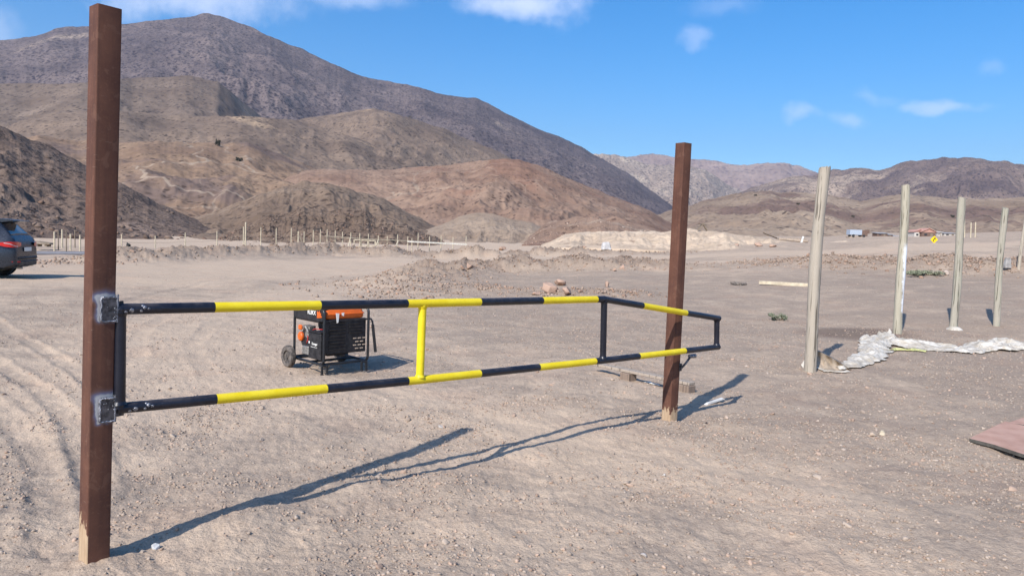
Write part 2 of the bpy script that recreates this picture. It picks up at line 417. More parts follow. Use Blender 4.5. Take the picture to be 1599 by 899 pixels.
M_mount = hill_mat('mountain_scrub', (.115, .088, .085), (.20, .152, .135), (.022, .017, .025), .085, .76, .006, patch=(.33, .25, .19), patch_scale=.0020, patch_lo=.60, bd=2, bs=.4)
M_foot1 = hill_mat('foothill_grey', (.15, .108, .082), (.20, .148, .112), (.055, .04, .034), .12, .28, .012, patch=(.25, .185, .138), patch_scale=.004, patch_lo=.60, bd=1.5, bs=.5)
M_foot2 = hill_mat('foothill_brown', (.165, .118, .088), (.25, .18, .13), (.06, .043, .035), .16, .26, .014, patch=(.40, .28, .18), patch_scale=.006, patch_lo=.62, bd=1.5, bs=.5)
M_tan = hill_mat('tan_hill', (.215, .14, .096), (.32, .215, .14), (.08, .054, .042), .3, .15, .02, trails=.7, patch=(.19, .132, .105), patch_scale=.012, patch_lo=.52, bd=.6, bs=.5)
M_red = hill_mat('red_hill', (.215, .132, .094), (.31, .208, .147), (.09, .058, .046), .35, .14, .02, trails=.5, patch=(.25, .145, .10), patch_scale=.012, patch_lo=.53, bd=.6, bs=.5)
M_rocky = hill_mat('rocky_slope', (.145, .10, .077), (.225, .16, .12), (.055, .04, .034), .75, .42, .05, patch=(.24, .17, .13), patch_scale=.03, patch_lo=.58, bd=.8, bs=.9)
M_brown = hill_mat('brown_spur', (.17, .118, .085), (.25, .178, .125), (.07, .05, .04), .4, .2, .03, trails=.5, patch=(.30, .215, .15), patch_scale=.02, patch_lo=.58, bd=.6, bs=.6)
M_knoll = hill_mat('knoll', (.155, .107, .077), (.25, .178, .125), (.06, .042, .033), .6, .42, .04, patch=(.27, .19, .13), patch_scale=.02, patch_lo=.58, bd=.7, bs=.9)
M_pale = hill_mat('pale_mound', (.29, .21, .15), (.34, .255, .185), (.15, .11, .09), .8, .05, .04, bd=.3)
M_sand = hill_mat('sand', (.50, .375, .265), (.60, .465, .335), (.30, .21, .15), 1.2, .05, .06, patch=(.38, .275, .195), patch_scale=.08, patch_lo=.6, bd=.3)
M_far = hill_mat('far_range', (.30, .21, .17), (.38, .275, .22), (.16, .105, .10), .02, .3, .003, patch=(.45, .32, .25), patch_scale=.001, patch_lo=.6, bd=6)
M_speck = hill_mat('speckled_hill', (.31, .235, .18), (.42, .325, .25), (.07, .053, .056), .06, .55, .005, patch=(.48, .38, .28), patch_scale=.003, patch_lo=.55, bd=3, dot_clump=.9)
M_rdark = hill_mat('right_range', (.12, .086, .08), (.25, .18, .142), (.035, .027, .033), .11, .50, .0025, patch=(.40, .30, .22), patch_scale=.0026, patch_lo=.51, bd=2.5, bs=.5, dot_clump=1.0)  # dark areas stand for cloud shadows, painted into the hill colour
M_rtan = hill_mat('right_foothill', (.26, .185, .13), (.37, .275, .195), (.08, .058, .048), .16, .2, .010, patch=(.185, .122, .096), patch_scale=.005, patch_lo=.53, bd=1.2, bs=.5, dot_clump=.6)

# ------------------------------------------------------------------ ground sheet
def build_ground():
    azf = np.arange(-.80, .80, .0017)
    azb = np.linspace(.80, 2 * np.pi - .80, 120)
    az = np.concatenate([azf, azb])[:-1]
    r = [.4]
    while r[-1] < 9000:
        q = r[-1]; r.append(q * (1.02 if q < 2.4 else 1.0055 if q < 14 else 1.0085 if q < 75 else 1.03 if q < 900 else 1.12))
    r = np.array(r); RR, AA = np.meshgrid(r, az, indexing='ij')
    X = RR * np.sin(AA); Y = RR * np.cos(AA)
    Z, rough = ground_raw(X.ravel(), Y.ravel()); x = X.ravel(); y = Y.ravel()
    V = np.stack([x, y, Z], -1); F = grid_faces(len(r), len(az), True)
    c = len(V); V = np.vstack([V, [[0, 0, gz(0, .01)]]]); n = len(az)
    me = np_mesh('ground', V, F[:, ::-1])
    import bmesh
    # tone: R pale dust, G dark gravel and a painted shade ellipse, B rubble
    rr = np.hypot(x, y); azv = np.arctan2(x, y)
    u = W0 / 2 + FPX * np.tan(np.clip(azv, -1.2, 1.2))
    road = np.array([tuple(G(a, b)[:2]) for a, b in ((-300, 432), (60, 428), (330, 422), (560, 412), (760, 404), (960, 401), (1140, 397), (1300, 392), (1420, 388), (1500, 383), (1620, 377))])
    d, wv, s, _ = poly_dist(x, y, road, [4.5, 5, 4.5, 3.6, 3, 2.8, 2.8, 3, 3, 3, 3])
    dust = .95 * (1 - sstep(d, wv * .8, wv * 1.5))
    swing = np.array([tuple(G(a, b)[:2]) for a, b in ((250, 620), (260, 540), (380, 480), (600, 430), (760, 404))])
    d2, _, _, _ = poly_dist(x, y, swing); dust = np.maximum(dust, .55 * (1 - sstep(d2, .6, 2.2)))
    b1 = np.array([tuple(G(a, b)[:2]) for a, b in ((560, 610), (800, 660), (1000, 720), (1200, 750))]); d3, _, _, _ = poly_dist(x, y, b1); dust = np.maximum(dust, .55 * (1 - sstep(d3, .3, 1.0)))
    dust = np.maximum(dust, .75 * sstep(rr, 62, 72) * (u < 1150))
    dark = .34 * sstep(u, 1080, 1330) * sstep(rr, 4.5, 8) * (1 - sstep(rr, 30, 40)) * (.8 + .5 * fbm(x / 1.3, y / 1.3, 3, 91))
    dark = np.maximum(dark, .25 * sstep(u, 560, 800) * sstep(rr, 9, 13) * (1 - sstep(rr, 28, 33)) )
    dark = np.maximum(dark, .22 * (1 - dust) * sstep(.45 * fbm(x / .9, y / .9, 3, 95) + .3, .35, .7) * (rr < 20))
    st = G(1335, 520); a_ = np.array([st.x, st.y]); blotch = np.exp(-(((x - a_[0]) / 1.05) ** 2 + ((y - a_[1]) / .75) ** 2) ** 2) * 1.9  # dark ellipse near the sacking: shade painted into the ground colour
    dark = np.maximum(dark, blotch); dust = dust * (1 - np.clip(blotch, 0, 1))
    Cc = np.zeros((len(V), 4), np.float32); Cc[:, 3] = 1
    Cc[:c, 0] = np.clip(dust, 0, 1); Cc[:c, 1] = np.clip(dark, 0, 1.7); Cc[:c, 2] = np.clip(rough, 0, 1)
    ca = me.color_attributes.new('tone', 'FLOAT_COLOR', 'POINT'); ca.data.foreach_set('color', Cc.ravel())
    o = link('ground', me, M_ground, smooth=True); tag(o, kind='structure'); return o
build_ground()

# ------------------------------------------------------------------ hills
HV = {}
def hill(name, pts, Dc, Df, Db, zb, mat_, naz=500, nf=170, seed=1, gully=.1, ga=18, rough=.05, rs=60, p=1.25, wob=.1, crest_keep=.3, crest_noise=.004, g2=0.0):
    pts = sorted(pts)
    azs, te = [], []
    for (a, b) in pts:
        d = ray(a, b); azs.append(math.atan2(d[0], d[1])); te.append(d[2] / math.hypot(d[0], d[1]))
    az = np.linspace(azs[0], azs[-1], naz)
    # smooth interpolation of the crest
    el = np.interp(az, azs, te)
    k = max(3, naz // 110) | 1; ker = np.hanning(k + 2)[1:-1]; ker /= ker.sum()
    el = np.convolve(np.pad(el, k // 2, 'edge'), ker, 'valid')
    el = el + crest_noise * fbm(az * 42, az * 0, 5, seed)
    dist = 1 + wob * fbm(az * 5, az * 0 + seed, 3, seed)
    t = np.concatenate([np.linspace(0, 1, nf), 1 + np.linspace(0, 1, 40)[1:] ** 1.3])
    Tt, A = np.meshgrid(t, az, indexing='ij')
    dd = np.interp(A, az, dist); crest_r = Dc * dd
    rr = np.where(Tt <= 1, Df * (1 + .3 * (dd - 1)) + (crest_r - Df * (1 + .3 * (dd - 1))) * Tt, crest_r + (Db - Dc) * (Tt - 1))
    zc = EYE + crest_r * np.interp(A, az, el)
    g = np.where(Tt <= 1, np.abs(Tt) ** p, np.clip(1 - (Tt - 1) ** 1.4, 0, 1))
    X = rr * np.sin(A); Y = rr * np.cos(A)
    hgt = np.maximum(zc - zb, 1)
    env = np.where(Tt <= 1, np.sin(np.pi * np.clip(Tt, 0, 1) ** .8) * (1 - crest_keep) + crest_keep * Tt ** 2, crest_keep)
    gl = ridged(A * ga + .35 * fbm(X / Dc * 6, Y / Dc * 6, 3, seed + 3), rr / Dc * 2.2 + seed, 4, seed + 7, .52)
    n = -(1 - gl) * gully
    if g2: n = n - g2 * (1 - ridged(X / (Dc * .16), Y / (Dc * .16), 4, seed + 17))
    Z = zb + (zc - zb) * g + hgt * env * n + hgt * env * rough * fbm(X / rs, Y / rs, 5, seed + 9, .55)
    Z = np.where(Tt == 0, zb - 4, Z)
    V = np.stack([X.ravel(), Y.ravel(), Z.ravel()], -1); F = grid_faces(len(t), naz)
    o = link(name, np_mesh(name, V, F[:, ::-1]), mat_, smooth=True); tag(o, kind='structure')
    HV[name + str(seed)] = (V.reshape(len(t), naz, 3), az); return o

# farthest first
hill('hill', [(880, 262), (920, 242), (960, 241), (1020, 238), (1045, 243), (1100, 247), (1150, 252), (1220, 251), (1255, 259), (1300, 275), (1360, 290), (1420, 310)],
     6500, 4200, 8500, 20, M_far, 420, 120, 3, gully=0.1, ga=26, rough=0.07, rs=500, crest_noise=.0012)
hill('hill', [(840, 225), (900, 232), (940, 238), (985, 247), (1040, 254), (1080, 258), (1110, 268), (1150, 292), (1200, 310), (1260, 330)],
     4200, 2300, 5400, 15, M_speck, 420, 170, 4, gully=0.13, ga=20, rough=0.07, rs=350, crest_noise=.0012)
hill('hill', [(1080, 345), (1125, 308), (1180, 288), (1235, 274), (1300, 257), (1335, 256), (1375, 259), (1410, 251), (1450, 244), (1520, 240), (1560, 245), (1599, 251), (1660, 262), (1800, 262), (1950, 290)],
     3000, 1400, 4200, 12, M_rdark, 700, 220, 5, gully=0.16, ga=14, rough=0.1, rs=300, crest_noise=.0015, g2=0.1)
hill('mountain', [(-420, 150), (-200, 92), (-60, 66), (0, 62), (40, 58), (62, 54), (85, 44), (135, 40), (190, 37), (230, 34), (265, 27), (290, 25), (322, 20), (348, 24), (375, 36), (420, 55), (470, 75), (510, 95), (560, 117), (600, 125), (650, 134),
               (700, 149), (745, 152), (790, 176), (840, 200), (890, 220), (930, 242), (980, 270), (1030, 306), (1060, 330), (1100, 350)],
     2900, 1000, 4200, 8, M_mount, 1100, 300, 6, gully=0.035, ga=11, rough=0.035, rs=220, p=1.1, crest_keep=.14, crest_noise=.0012, g2=0.02)
hill('hill', [(-420, 160), (-200, 132), (0, 130), (90, 129), (140, 127), (200, 121), (250, 119), (300, 118), (340, 128), (380, 160), (420, 190), (460, 215), (520, 240)],
     1500, 850, 2100, 6, M_foot1, 500, 170, 7, gully=0.05, ga=12, rough=0.035, rs=120, p=1.0, crest_keep=.2, crest_noise=.001)
hill('hill', [(380, 215), (420, 192), (480, 180), (540, 172), (585, 167), (640, 182), (700, 200), (770, 232), (830, 262), (900, 292), (960, 318), (1000, 340)],
     1350, 620, 1900, 6, M_foot2, 500, 190, 8, gully=0.09, ga=11, rough=0.05, rs=110, p=1.05, crest_keep=.2, crest_noise=.001, g2=0.03)
hill('hill', [(-420, 240), (-150, 215), (0, 200), (35, 186), (85, 174), (140, 171), (200, 172), (260, 178), (330, 179), (400, 179), (450, 184), (490, 192), (540, 208), (600, 232), (660, 255), (720, 275), (800, 300)],
     1050, 560, 1500, 5, M_foot2, 600, 190, 9, gully=0.08, ga=10, rough=0.05, rs=90, p=1.05, crest_keep=.2, crest_noise=.001, g2=0.03)
hill('hill', [(1000, 345), (1050, 326), (1100, 313), (1150, 301), (1200, 296), (1250, 298), (1300, 305), (1345, 312), (1390, 303), (1420, 299), (1460, 306), (1500, 312), (1560, 308), (1640, 302), (1760, 295), (1950, 300)],
     900, 330, 1400, 5, M_rtan, 700, 220, 10, gully=0.13, ga=13, rough=0.07, rs=70, p=1.15, crest_keep=.2, crest_noise=.0015, g2=0.05)
hill('hill', [(-300, 262), (-60, 235), (60, 212), (110, 217), (180, 219), (260, 220), (330, 221), (385, 221), (420, 232), (470, 252), (520, 275), (580, 300), (640, 325)],
     480, 220, 700, 1, M_tan, 600, 220, 11, gully=0.09, ga=9, rough=0.07, rs=40, p=1.15, crest_keep=.2, crest_noise=.001, g2=0.04)
hill('hill', [(420, 285), (480, 264), (530, 263), (600, 264), (660, 258), (720, 253), (770, 246), (812, 246), (850, 260), (900, 283), (950, 303), (1000, 321), (1050, 348), (1090, 372)],
     430, 190, 650, 1, M_red, 600, 220, 12, gully=0.1, ga=12, rough=0.08, rs=34, p=1.2, crest_keep=.2, crest_noise=.001, g2=0.04)
hill('hill', [(-500, 100), (-250, 130), (-60, 172), (0, 193), (50, 217), (100, 240), (160, 268), (200, 288), (240, 312), (290, 335), (330, 352), (375, 372)],
     190, 88, 260, -.6, M_rocky, 700, 260, 13, gully=.06, ga=13, rough=.14, rs=20, p=1.2, crest_keep=.25, crest_noise=.0015, g2=.08) 
hill('hill', [(190, 380), (240, 362), (290, 345), (330, 332), (365, 316), (400, 300), (440, 288), (480, 280), (515, 284), (560, 294), (600, 309), (640, 332), (675, 350), (720, 376)],
     215, 105, 290, .1, M_brown, 600, 220, 14, gully=.2, ga=17, rough=.16, rs=20, p=1.4, crest_keep=.25, crest_noise=.001, g2=.04)
hill('hill', [(320, 382), (362, 358), (392, 350), (420, 334), (450, 330), (475, 320), (505, 330), (540, 322), (566, 326), (590, 340), (625, 346), (655, 360), (700, 378)],
     135, 92, 190, .1, M_knoll, 500, 200, 18, gully=.14, ga=34, rough=.2, rs=10, p=1.0, crest_keep=.3, crest_noise=.003, g2=.08)
hill('hill', [(620, 376), (650, 364), (685, 352), (715, 338), (745, 332), (770, 333), (800, 342), (830, 347), (855, 358), (890, 374)],
     175, 115, 240, .6, M_pale, 260, 120, 15, gully=.14, ga=30, rough=.12, rs=9, p=1.25, crest_keep=.1, crest_noise=.0006)
hill('hill', [(815, 378), (850, 350), (900, 337), (950, 345), (1010, 358), (1060, 372)],
     150, 110, 210, .9, M_red, 260, 120, 16, gully=.1, ga=34, rough=.14, rs=8, p=1.0, crest_keep=.2, crest_noise=.0015)
hill('sand_bank', [(845, 384), (880, 366), (920, 360), (990, 362), (1040, 361), (1075, 356), (1105, 358), (1150, 366), (1200, 372), (1240, 378), (1275, 379), (1320, 376), (1365, 384), (1420, 390)],
     92, 66, 130, 1.0, M_sand, 420, 140, 17, gully=.26, ga=34, rough=.30, rs=6, p=.62, crest_keep=.2, crest_noise=.0014)
#PART2
HAZE_D = 0.00007
# ------------------------------------------------------------------ object materials
def rust_mat(name, halos=()):
    mm, t = mat(name); v = oc(t)
    n = t.noise(v, 5, 6, .6); n2 = t.noise(v, 60, 5, .7)
    st = t.noise(t.vec('MULTIPLY', v, (30, 30, 1.2)), 1, 5, .6)
    col = t.mix(t.step(n, .3, .7), (.095, .040, .026), (.145, .062, .038))
    col = t.mix(t.math('MULTIPLY', t.step(st, .42, .68), .45), col, (.06, .028, .021))
    col = t.mix(t.math('MULTIPLY', t.step(n2, .52, .75), .4), col, (.20, .09, .048))
    bl = t.noise(v, 13, 4, .7, .5); col = t.mix(t.math('MULTIPLY', t.step(bl, .56, .62), .45), col, (.17, .085, .055)); sc_ = t.noise(t.vec('MULTIPLY', v, (8, 8, 90)), 1.4, 3, .6); col = t.mix(t.math('MULTIPLY', t.step(sc_, .70, .73), .5), col, (.24, .17, .13))
    sp = t.n('ShaderNodeSeparateXYZ', {0: v})
    rough = .78
    for (cx, cz, hx, hz) in halos:
        wv = t.vec('ADD', v, t.vec('SCALE', t.vec('SUBTRACT', t.noise(v, 22, 3, .5, 0, 1), (.5, .5, .5)), scale=.03))
        s2 = t.n('ShaderNodeSeparateXYZ', {0: wv})
        dx = t.math('MAXIMUM', t.math('SUBTRACT', t.math('ABSOLUTE', t.math('SUBTRACT', s2.outputs[0], cx)), hx), 0)
        dz = t.math('MAXIMUM', t.math('SUBTRACT', t.math('ABSOLUTE', t.math('SUBTRACT', s2.outputs[2], cz)), hz), 0)
        d = t.math('SQRT', t.math('ADD', t.math('MULTIPLY', dx, dx), t.math('MULTIPLY', dz, dz)))
        up = t.step(t.math('SUBTRACT', s2.outputs[2], cz), hz * .5, hz * 1.2)
        d = t.math('DIVIDE', d, t.math('ADD', 1.0, t.math('MULTIPLY', up, 1.1)))
        front = t.math('LESS_THAN', sp.outputs[1], -.05)
        a = t.math('MULTIPLY', t.math('SUBTRACT', 1.0, t.step(d, .004, .032)), front)
        hc = t.ramp(t.math('DIVIDE', d, .032), [(0, (.42, .42, .42)), (.22, (.50, .50, .49)), (.38, (.15, .17, .27)), (.62, (.17, .12, .12)), (1, (.15, .07, .045))])
        col = t.mix(t.math('MULTIPLY', a, .88), col, hc)
    # bare pale chips at the foot
    ft = t.math('ADD', sp.outputs[2], t.math('MULTIPLY', t.math('SUBTRACT', t.noise(t.vec('MULTIPLY', v, (1, 1, .35)), 28, 4, .6), .5), .34))
    fo = t.math('SUBTRACT', 1.0, t.step(ft, FOOT[0] - .008, FOOT[0] + .008))
    if FOOT[1]: fo = t.math('MULTIPLY', fo, t.math('LESS_THAN', sp.outputs[0], -.0465))
    fc = t.mix(t.noise(t.vec('MULTIPLY', v, (60, 60, 12)), 1, 4), (.26, .15, .085), (.62, .47, .30))
    col = t.mix(fo, col, fc)
    finish(t, col, rough, t.math('ADD', n2, t.math('MULTIPLY', fo, .8)), .35, .002, spec=.3); return mm

def frame_matrix(o, zax, xdir):
    z = Vector(zax).normalized(); x = Vector(xdir); x = (x - z * x.dot(z)).normalized(); y = z.cross(x)
    M = Matrix.Identity(4)
    for i in range(3): M[i][0] = x[i]; M[i][1] = y[i]; M[i][2] = z[i]; M[i][3] = o[i]
    return M

# ------------------------------------------------------------------ gate posts
PW = .104
LB = D(147, 885, 3.43); LB.z = gz(LB.x, LB.y)
LT = D(165, 13, 3.43)
RB = D(1045, 655, 6.73); RB.z = gz(RB.x, RB.y)
RTp = D(1067.5, 224, 6.73)
A = D(187, 560, 3.46)
best = None
for dd in np.linspace(5.8, 7.2, 281):
    Bq = D(1068, 520, dd); v = (Bq - A).to_2d().normalized(); c = RB.lerp(RTp, .28); q = (c - A).to_2d()
    dist = q.dot(Vector((-v.y, v.x)))
    if best is None or abs(dist - .118) < best[0]: best = (abs(dist - .118), Bq.copy())
B = best[1]
gdir = Vector((B.x - A.x, B.y - A.y, 0)).normalized(); gnr = Vector((gdir.y, -gdir.x, 0))    # towards the camera side
print('gate', A, B, 'angle', math.degrees(math.atan2(gdir.y, gdir.x)))
def gp(px, py, off=0):
    d = Vector(ray(px, py)); o = Vector((0, 0, EYE)); tt = (A - o).dot(gnr) / d.dot(gnr)
    return o + d * tt + gnr * off

def square_post(root, H, material, closed=True):
    m_ = MB(); h = PW / 2; b = .007; seg = 26
    ring = []
    for (sx, sy) in ((1, 1), (-1, 1), (-1, -1), (1, -1)):
        for k in range(4):
            an = math.atan2(sy, sx) - R(45) + R(30) * k; ring.append((sx * (h - b) + b * math.cos(an), sy * (h - b) + b * math.sin(an)))
    n = len(ring)
    zs = [-.35] + list(np.linspace(0, H, seg))
    for z in zs:
        for (x, y) in ring:
            jag = 0
            m_.v.append((x, y, z + jag))
    for i in range(len(zs) - 1):
        for j in range(n): m_.f.append((i * n + j, i * n + (j + 1) % n, (i + 1) * n + (j + 1) % n, (i + 1) * n + j)); m_.m.append(0)
    # hollow tube end: rim and inner wall
    q = (len(zs) - 1) * n; b0 = len(m_.v); k = .93
    for (x, y) in ring: m_.v.append((x * k, y * k, H))
    for (x, y) in ring: m_.v.append((x * k, y * k, H - .3))
    for j in range(n):
        m_.f.append((q + j, q + (j + 1) % n, b0 + (j + 1) % n, b0 + j)); m_.m.append(0)
        m_.f.append((b0 + j, b0 + (j + 1) % n, b0 + n + (j + 1) % n, b0 + n + j)); m_.m.append(0)
    m_.f.append(tuple(range(b0 + n, b0 + 2 * n))); m_.m.append(0)
    return m_.build('post_tube', material, root, smooth=35)

M_steel = simple('welded_steel', (.10, .095, .10), .45, .6, 30, .75, .5, .5, .004)
M_weld = simple('weld_bead', (.26, .26, .28), .35, .6, 50, .8, .5, .8, .004)
la = math.atan2(gdir.y, gdir.x) + R(6); Ml = frame_matrix(LB, LT - LB, Vector((math.cos(la), math.sin(la), 0))); axl = (LT - LB).normalized()
lpost = empty('gate_post'); lpost.matrix_world = Ml
tag(lpost, 'tall rusty square steel post on the left that carries the two welded gate hinges', 'post', 'rusty steel gate posts')
def loc_of(M, p): return M.inverted() @ p
def on_front(M, px, py):                    # local x, z where the ray meets the post's front face
    Mi = M.inverted(); o = Mi @ Vector((0, 0, EYE)); d = Mi.to_3x3() @ Vector(ray(px, py)); tt = (-PW / 2 - o.y) / d.y
    return o + d * tt
hA = on_front(Ml, 165, 483); hB = on_front(Ml, 163, 640)
FOOT = (.17, True)
square_post(lpost, (LT - LB).length, rust_mat('rusty_steel_welded', [(hA.x + .006, hA.z, .034, .05), (hB.x + .006, hB.z, .034, .05)]))
random.seed(5)
for k, hp in enumerate((hA, hB)):
    hb = MB(); x0 = hp.x
    hb.box((x0 + .012, -PW / 2 - .005, hp.z), (.062, .01, .105), bev=.003)
    pl_ = hb.build('hinge_plate', M_steel, lpost, smooth=35)
    wb = MB(); pts = []
    for q in range(27):
        s_ = q / 26
        if s_ < .28: p = (x0 + .040 - .06 * s_ / .28, hp.z + .055)
        elif s_ < .72: p = (x0 - .022, hp.z + .055 - .11 * (s_ - .28) / .44)
        else: p = (x0 - .02 + .06 * (s_ - .72) / .28, hp.z - .055)
        pts.append((p[0] + random.uniform(-.0015, .0015), -PW / 2 - .006, p[1] + random.uniform(-.0015, .0015)))
    wb.tube(pts, [random.uniform(.0045, .0075) for _ in pts], 7)
    for _ in range(5):
        wb.lathe([(.0, -.003), (.004, 0), (.0, .003)], (x0 + random.uniform(-.015, .04), -PW / 2 - .011, hp.z + random.uniform(-.045, .045)), (0, -1, 0), 6)
    wb.build('weld_bead', M_weld, pl_, smooth=50)
    pn = MB(); xp = PW / 2 + .004
    pn.cyl((xp, -PW / 2 - .004, hp.z - .06), (xp, -PW / 2 - .004, hp.z + .068), .0075, 12)
    pn.cyl((xp, -PW / 2 - .004, hp.z - .002), (xp, -PW / 2 - .004, hp.z + .002), .011, 12)
    pn.build('hinge_pin', M_weld, lpost, smooth=40)

ang = R(37); Mr = frame_matrix(RB, RTp - RB, Vector((math.cos(ang), math.sin(ang), 0)))
rpost = empty('gate_post'); rpost.matrix_world = Mr
tag(rpost, 'rusty square steel post on the right behind the striped gate, pale bare foot', 'post', 'rusty steel gate posts')
FOOT = (.12, False)
square_post(rpost, (RTp - RB).length, rust_mat('rusty_steel_bare_foot'))
bk = on_front(Mr, 1062, 573); be = loc_of(Mr, gp(1082, 556, -.01))
q = MB()
q.box((bk.x, -PW / 2 - .004, bk.z), (.035, .008, .07), bev=.002)
q.tube([(bk.x, -PW / 2 - .01, bk.z - .01), (bk.x + .03, -PW / 2 - .035, bk.z + .035), (be.x - .03, be.y, be.z - .012)], .012, 4, sq=True)
brk = q.build('latch_bracket', M_steel, rpost, smooth=35)
q = MB(); q.tube([(be.x - .035, be.y, be.z), (be.x + .045, be.y, be.z)], [.019, .019], 14)
q.tube([(be.x + .045, be.y, be.z), (be.x + .02, be.y, be.z)], [.015, .015], 14)
q.build('latch_sleeve', M_weld, brk, smooth=40)

# ------------------------------------------------------------------ the striped gate
def paint(name, c, c2, rough, scuff):
    mm, t = mat(name); v = oc(t); n = t.noise(v, 9, 6, .65); n2 = t.noise(v, 80, 4, .6)
    col = t.mix(t.step(n, .35, .7), c, c2)
    ch = t.noise(v, 38, 4, .7); col = t.mix(t.math('MULTIPLY', t.step(ch, .69, .72), .8), col, (.10, .09, .085)); dn = t.n('ShaderNodeSeparateXYZ', {0: t.n('ShaderNodeNewGeometry').outputs['Normal']}).outputs[2]
    col = t.mix(t.math('MULTIPLY', t.math('MULTIPLY', t.step(dn, .2, 1.0), t.step(n, .35, .7)), .13), col, (.42, .34, .26))
    sc = t.noise(t.vec('MULTIPLY', v, (5, 5, 40)), 3, 5, .7)
    col = t.mix(t.math('MULTIPLY', t.step(sc, .60, .72), .55), col, scuff)
    finish(t, col, t.math('ADD', rough, t.math('MULTIPLY', n, .22)), n2, .25, .0012, spec=.5); return mm
M_black = paint('black_gloss_paint', (.007, .008, .015), (.014, .015, .025), .24, (.055, .055, .065))
M_yellow = paint('yellow_paint', (.76, .575, .005), (.84, .66, .012), .42, (.45, .33, .03))
gate = empty('barrier_gate', (A.x, A.y, 0))
tag(gate, 'long low swing gate of round tube painted in black and yellow stripes', 'gate')
RG = .0262
def rail(name, pts, stops):
    """pts: (px,py) polyline; stops: list of (px, material index)"""
    P = []; mi = []; st = sorted(set([p[0] for p in pts] + [s_[0] for s_ in stops]))
    dense = []
    for a_, b_ in zip(st[:-1], st[1:]):
        k = max(2, int((b_ - a_) / 30)); dense += list(np.linspace(a_, b_, k, endpoint=False))
    dense.append(st[-1]); xs = [p[0] for p in pts]; ys = [p[1] for p in pts]
    for x in dense:
        P.append(gp(x, float(np.interp(x, xs, ys))) - Vector((A.x, A.y, 0)))
    for x in dense[:-1]:
        k = [s_[1] for s_ in stops if s_[0] <= x + 1e-6][-1]; mi.append(k)
    mb_ = MB(); mb_.tube(P, RG, 22, mis=mi)
    return mb_.build(name, [M_black, M_yellow], gate, smooth=40)
TOP = [(188, 482.5), (660, 473.5), (943, 467), (1122, 497)]
BOT = [(182, 637.5), (655, 593), (942, 562.5), (1121, 541.5)]
rail('top_rail', TOP, [(188, 0), (334, 1), (499, 0), (635, 1), (749, 0), (846, 1), (931, 0), (1003, 1), (1071, 0)])
rail('bottom_rail', BOT, [(182, 0), (337, 1), (509, 0), (636, 1), (749, 0), (841, 1), (929, 0), (997, 1), (1069, 0)])
def yof(L, x): return float(np.interp(x, [p[0] for p in L], [p[1] for p in L]))
O2 = Vector((A.x, A.y, 0))
for (xt, xb, mi_, nm) in ((187.5, 186.5, 0, 'hinge_upright'), (660, 655.5, 1, 'upright'), (943.5, 941.5, 0, 'upright'), (1119.5, 1119.0, 0, 'end_upright')):
    p0 = gp(xt, yof(TOP, xt)) - O2; p1 = gp(xb, yof(BOT, xb)) - O2
    q = MB(); q.tube([p0, p0.lerp(p1, .5), p1], RG * (.98 if nm != 'hinge_upright' else 1.02), 20)
    for pc in (p0, p1):       # weld fillets where it meets the rails
        dv = (p1 - p0).normalized() * (1 if pc is p0 else -1)
        q.lathe([(RG * 1.0, RG * 1.35), (RG * 1.12, RG * 1.05), (RG * 1.28, RG * .7)], pc, dv, 18)
    up_ = q.build(nm, [M_yellow if mi_ else M_black], gate, smooth=45)
# knuckles where the rails bend or end, and the bare weld scars next to the hinges
for (x, L) in ((943.5, TOP), (1122, TOP), (1121, BOT), (188, TOP)):
    c_ = gp(x, yof(L, x)) - O2; q = MB()
    q.lathe([(RG * 1.06 * math.sin(R(a_)), -RG * 1.06 * math.cos(R(a_))) for a_ in range(0, 181, 18)], c_, gdir, 16)
    q.build('rail_knuckle', M_black, gate, smooth=60)
for (x, L) in ((214, TOP), (220, BOT)):
    c_ = gp(x, yof(L, x)) - O2; ax = gdir
    for (ox, an, s_) in ((-.03, -10, .009), (.028, 18, .008), (.012, -20, .006), (.046, 2, .0055), (.02, 38, .006), (-.055, -28, .007)):
        dr = (gnr * math.cos(R(an)) + Vector((0, 0, 1)) * math.sin(R(an))).normalized(); q = MB()
        q.lathe([(0, -s_ * .6), (s_ * 1.1, -s_ * .3), (s_ * 1.2, 0), (s_ * .8, s_ * .3), (0, s_ * .4)], c_ + ax * ox + dr * (RG * .99), dr, 9)
        q.build('weld_scar', M_weld, gate, smooth=60)
for hz_, L in ((hA, TOP), (hB, BOT)):        # the leaf that joins each hinge pin to the gate
    p0 = Ml @ Vector((PW / 2 + .004, -PW / 2 - .004, hz_.z)); p1 = gp(190, yof(L, 190)); q = MB()
    mid = (p0 + p1) / 2 - O2; q.box(mid, ((p1 - p0).length + .02, .008, .075), rot=frame_matrix((0, 0, 0), (0, 0, 1), p1 - p0).to_3x3(), bev=.002)
    q.build('hinge_leaf', M_steel, gate, smooth=35)

# ------------------------------------------------------------------ generator
M_gblk = simple('generator_black', (.014, .015, .018), .38, .35, 20, 0, .5, .2, .002)
M_gdark = simple('black_plastic', (.014, .014, .017), .5, .35, 20, 0, .4, .2, .002, dust=.05)
M_orange = simple('orange_enamel', (.62, .115, .012), .35, .15, 8, 0, .5, .08, .001)
M_tyre = simple('dusty_tyre', (.075, .066, .06), .85, .3, 20, 0, .3, .3, .003, dust=.45)
M_alu = simple('cast_aluminium', (.33, .31, .28), .45, .35, 30, .6, .5, .3, .002)
M_white = simple('white_print', (.78, .76, .70), .6, .08, 30)
GC = G(505, 587); GC.z = gz(GC.x, GC.y)
th = R(45)
gen = empty('portable_generator', GC, th)
tag(gen, 'black framed portable petrol generator with orange fuel tank and two wheels', 'generator')
GW, GL, GH, Z0 = .59, .67, .745, .11       # x: right face, y: left face going back, frame height, frame base
r_ = .0155
def loop(x, ):
    pass
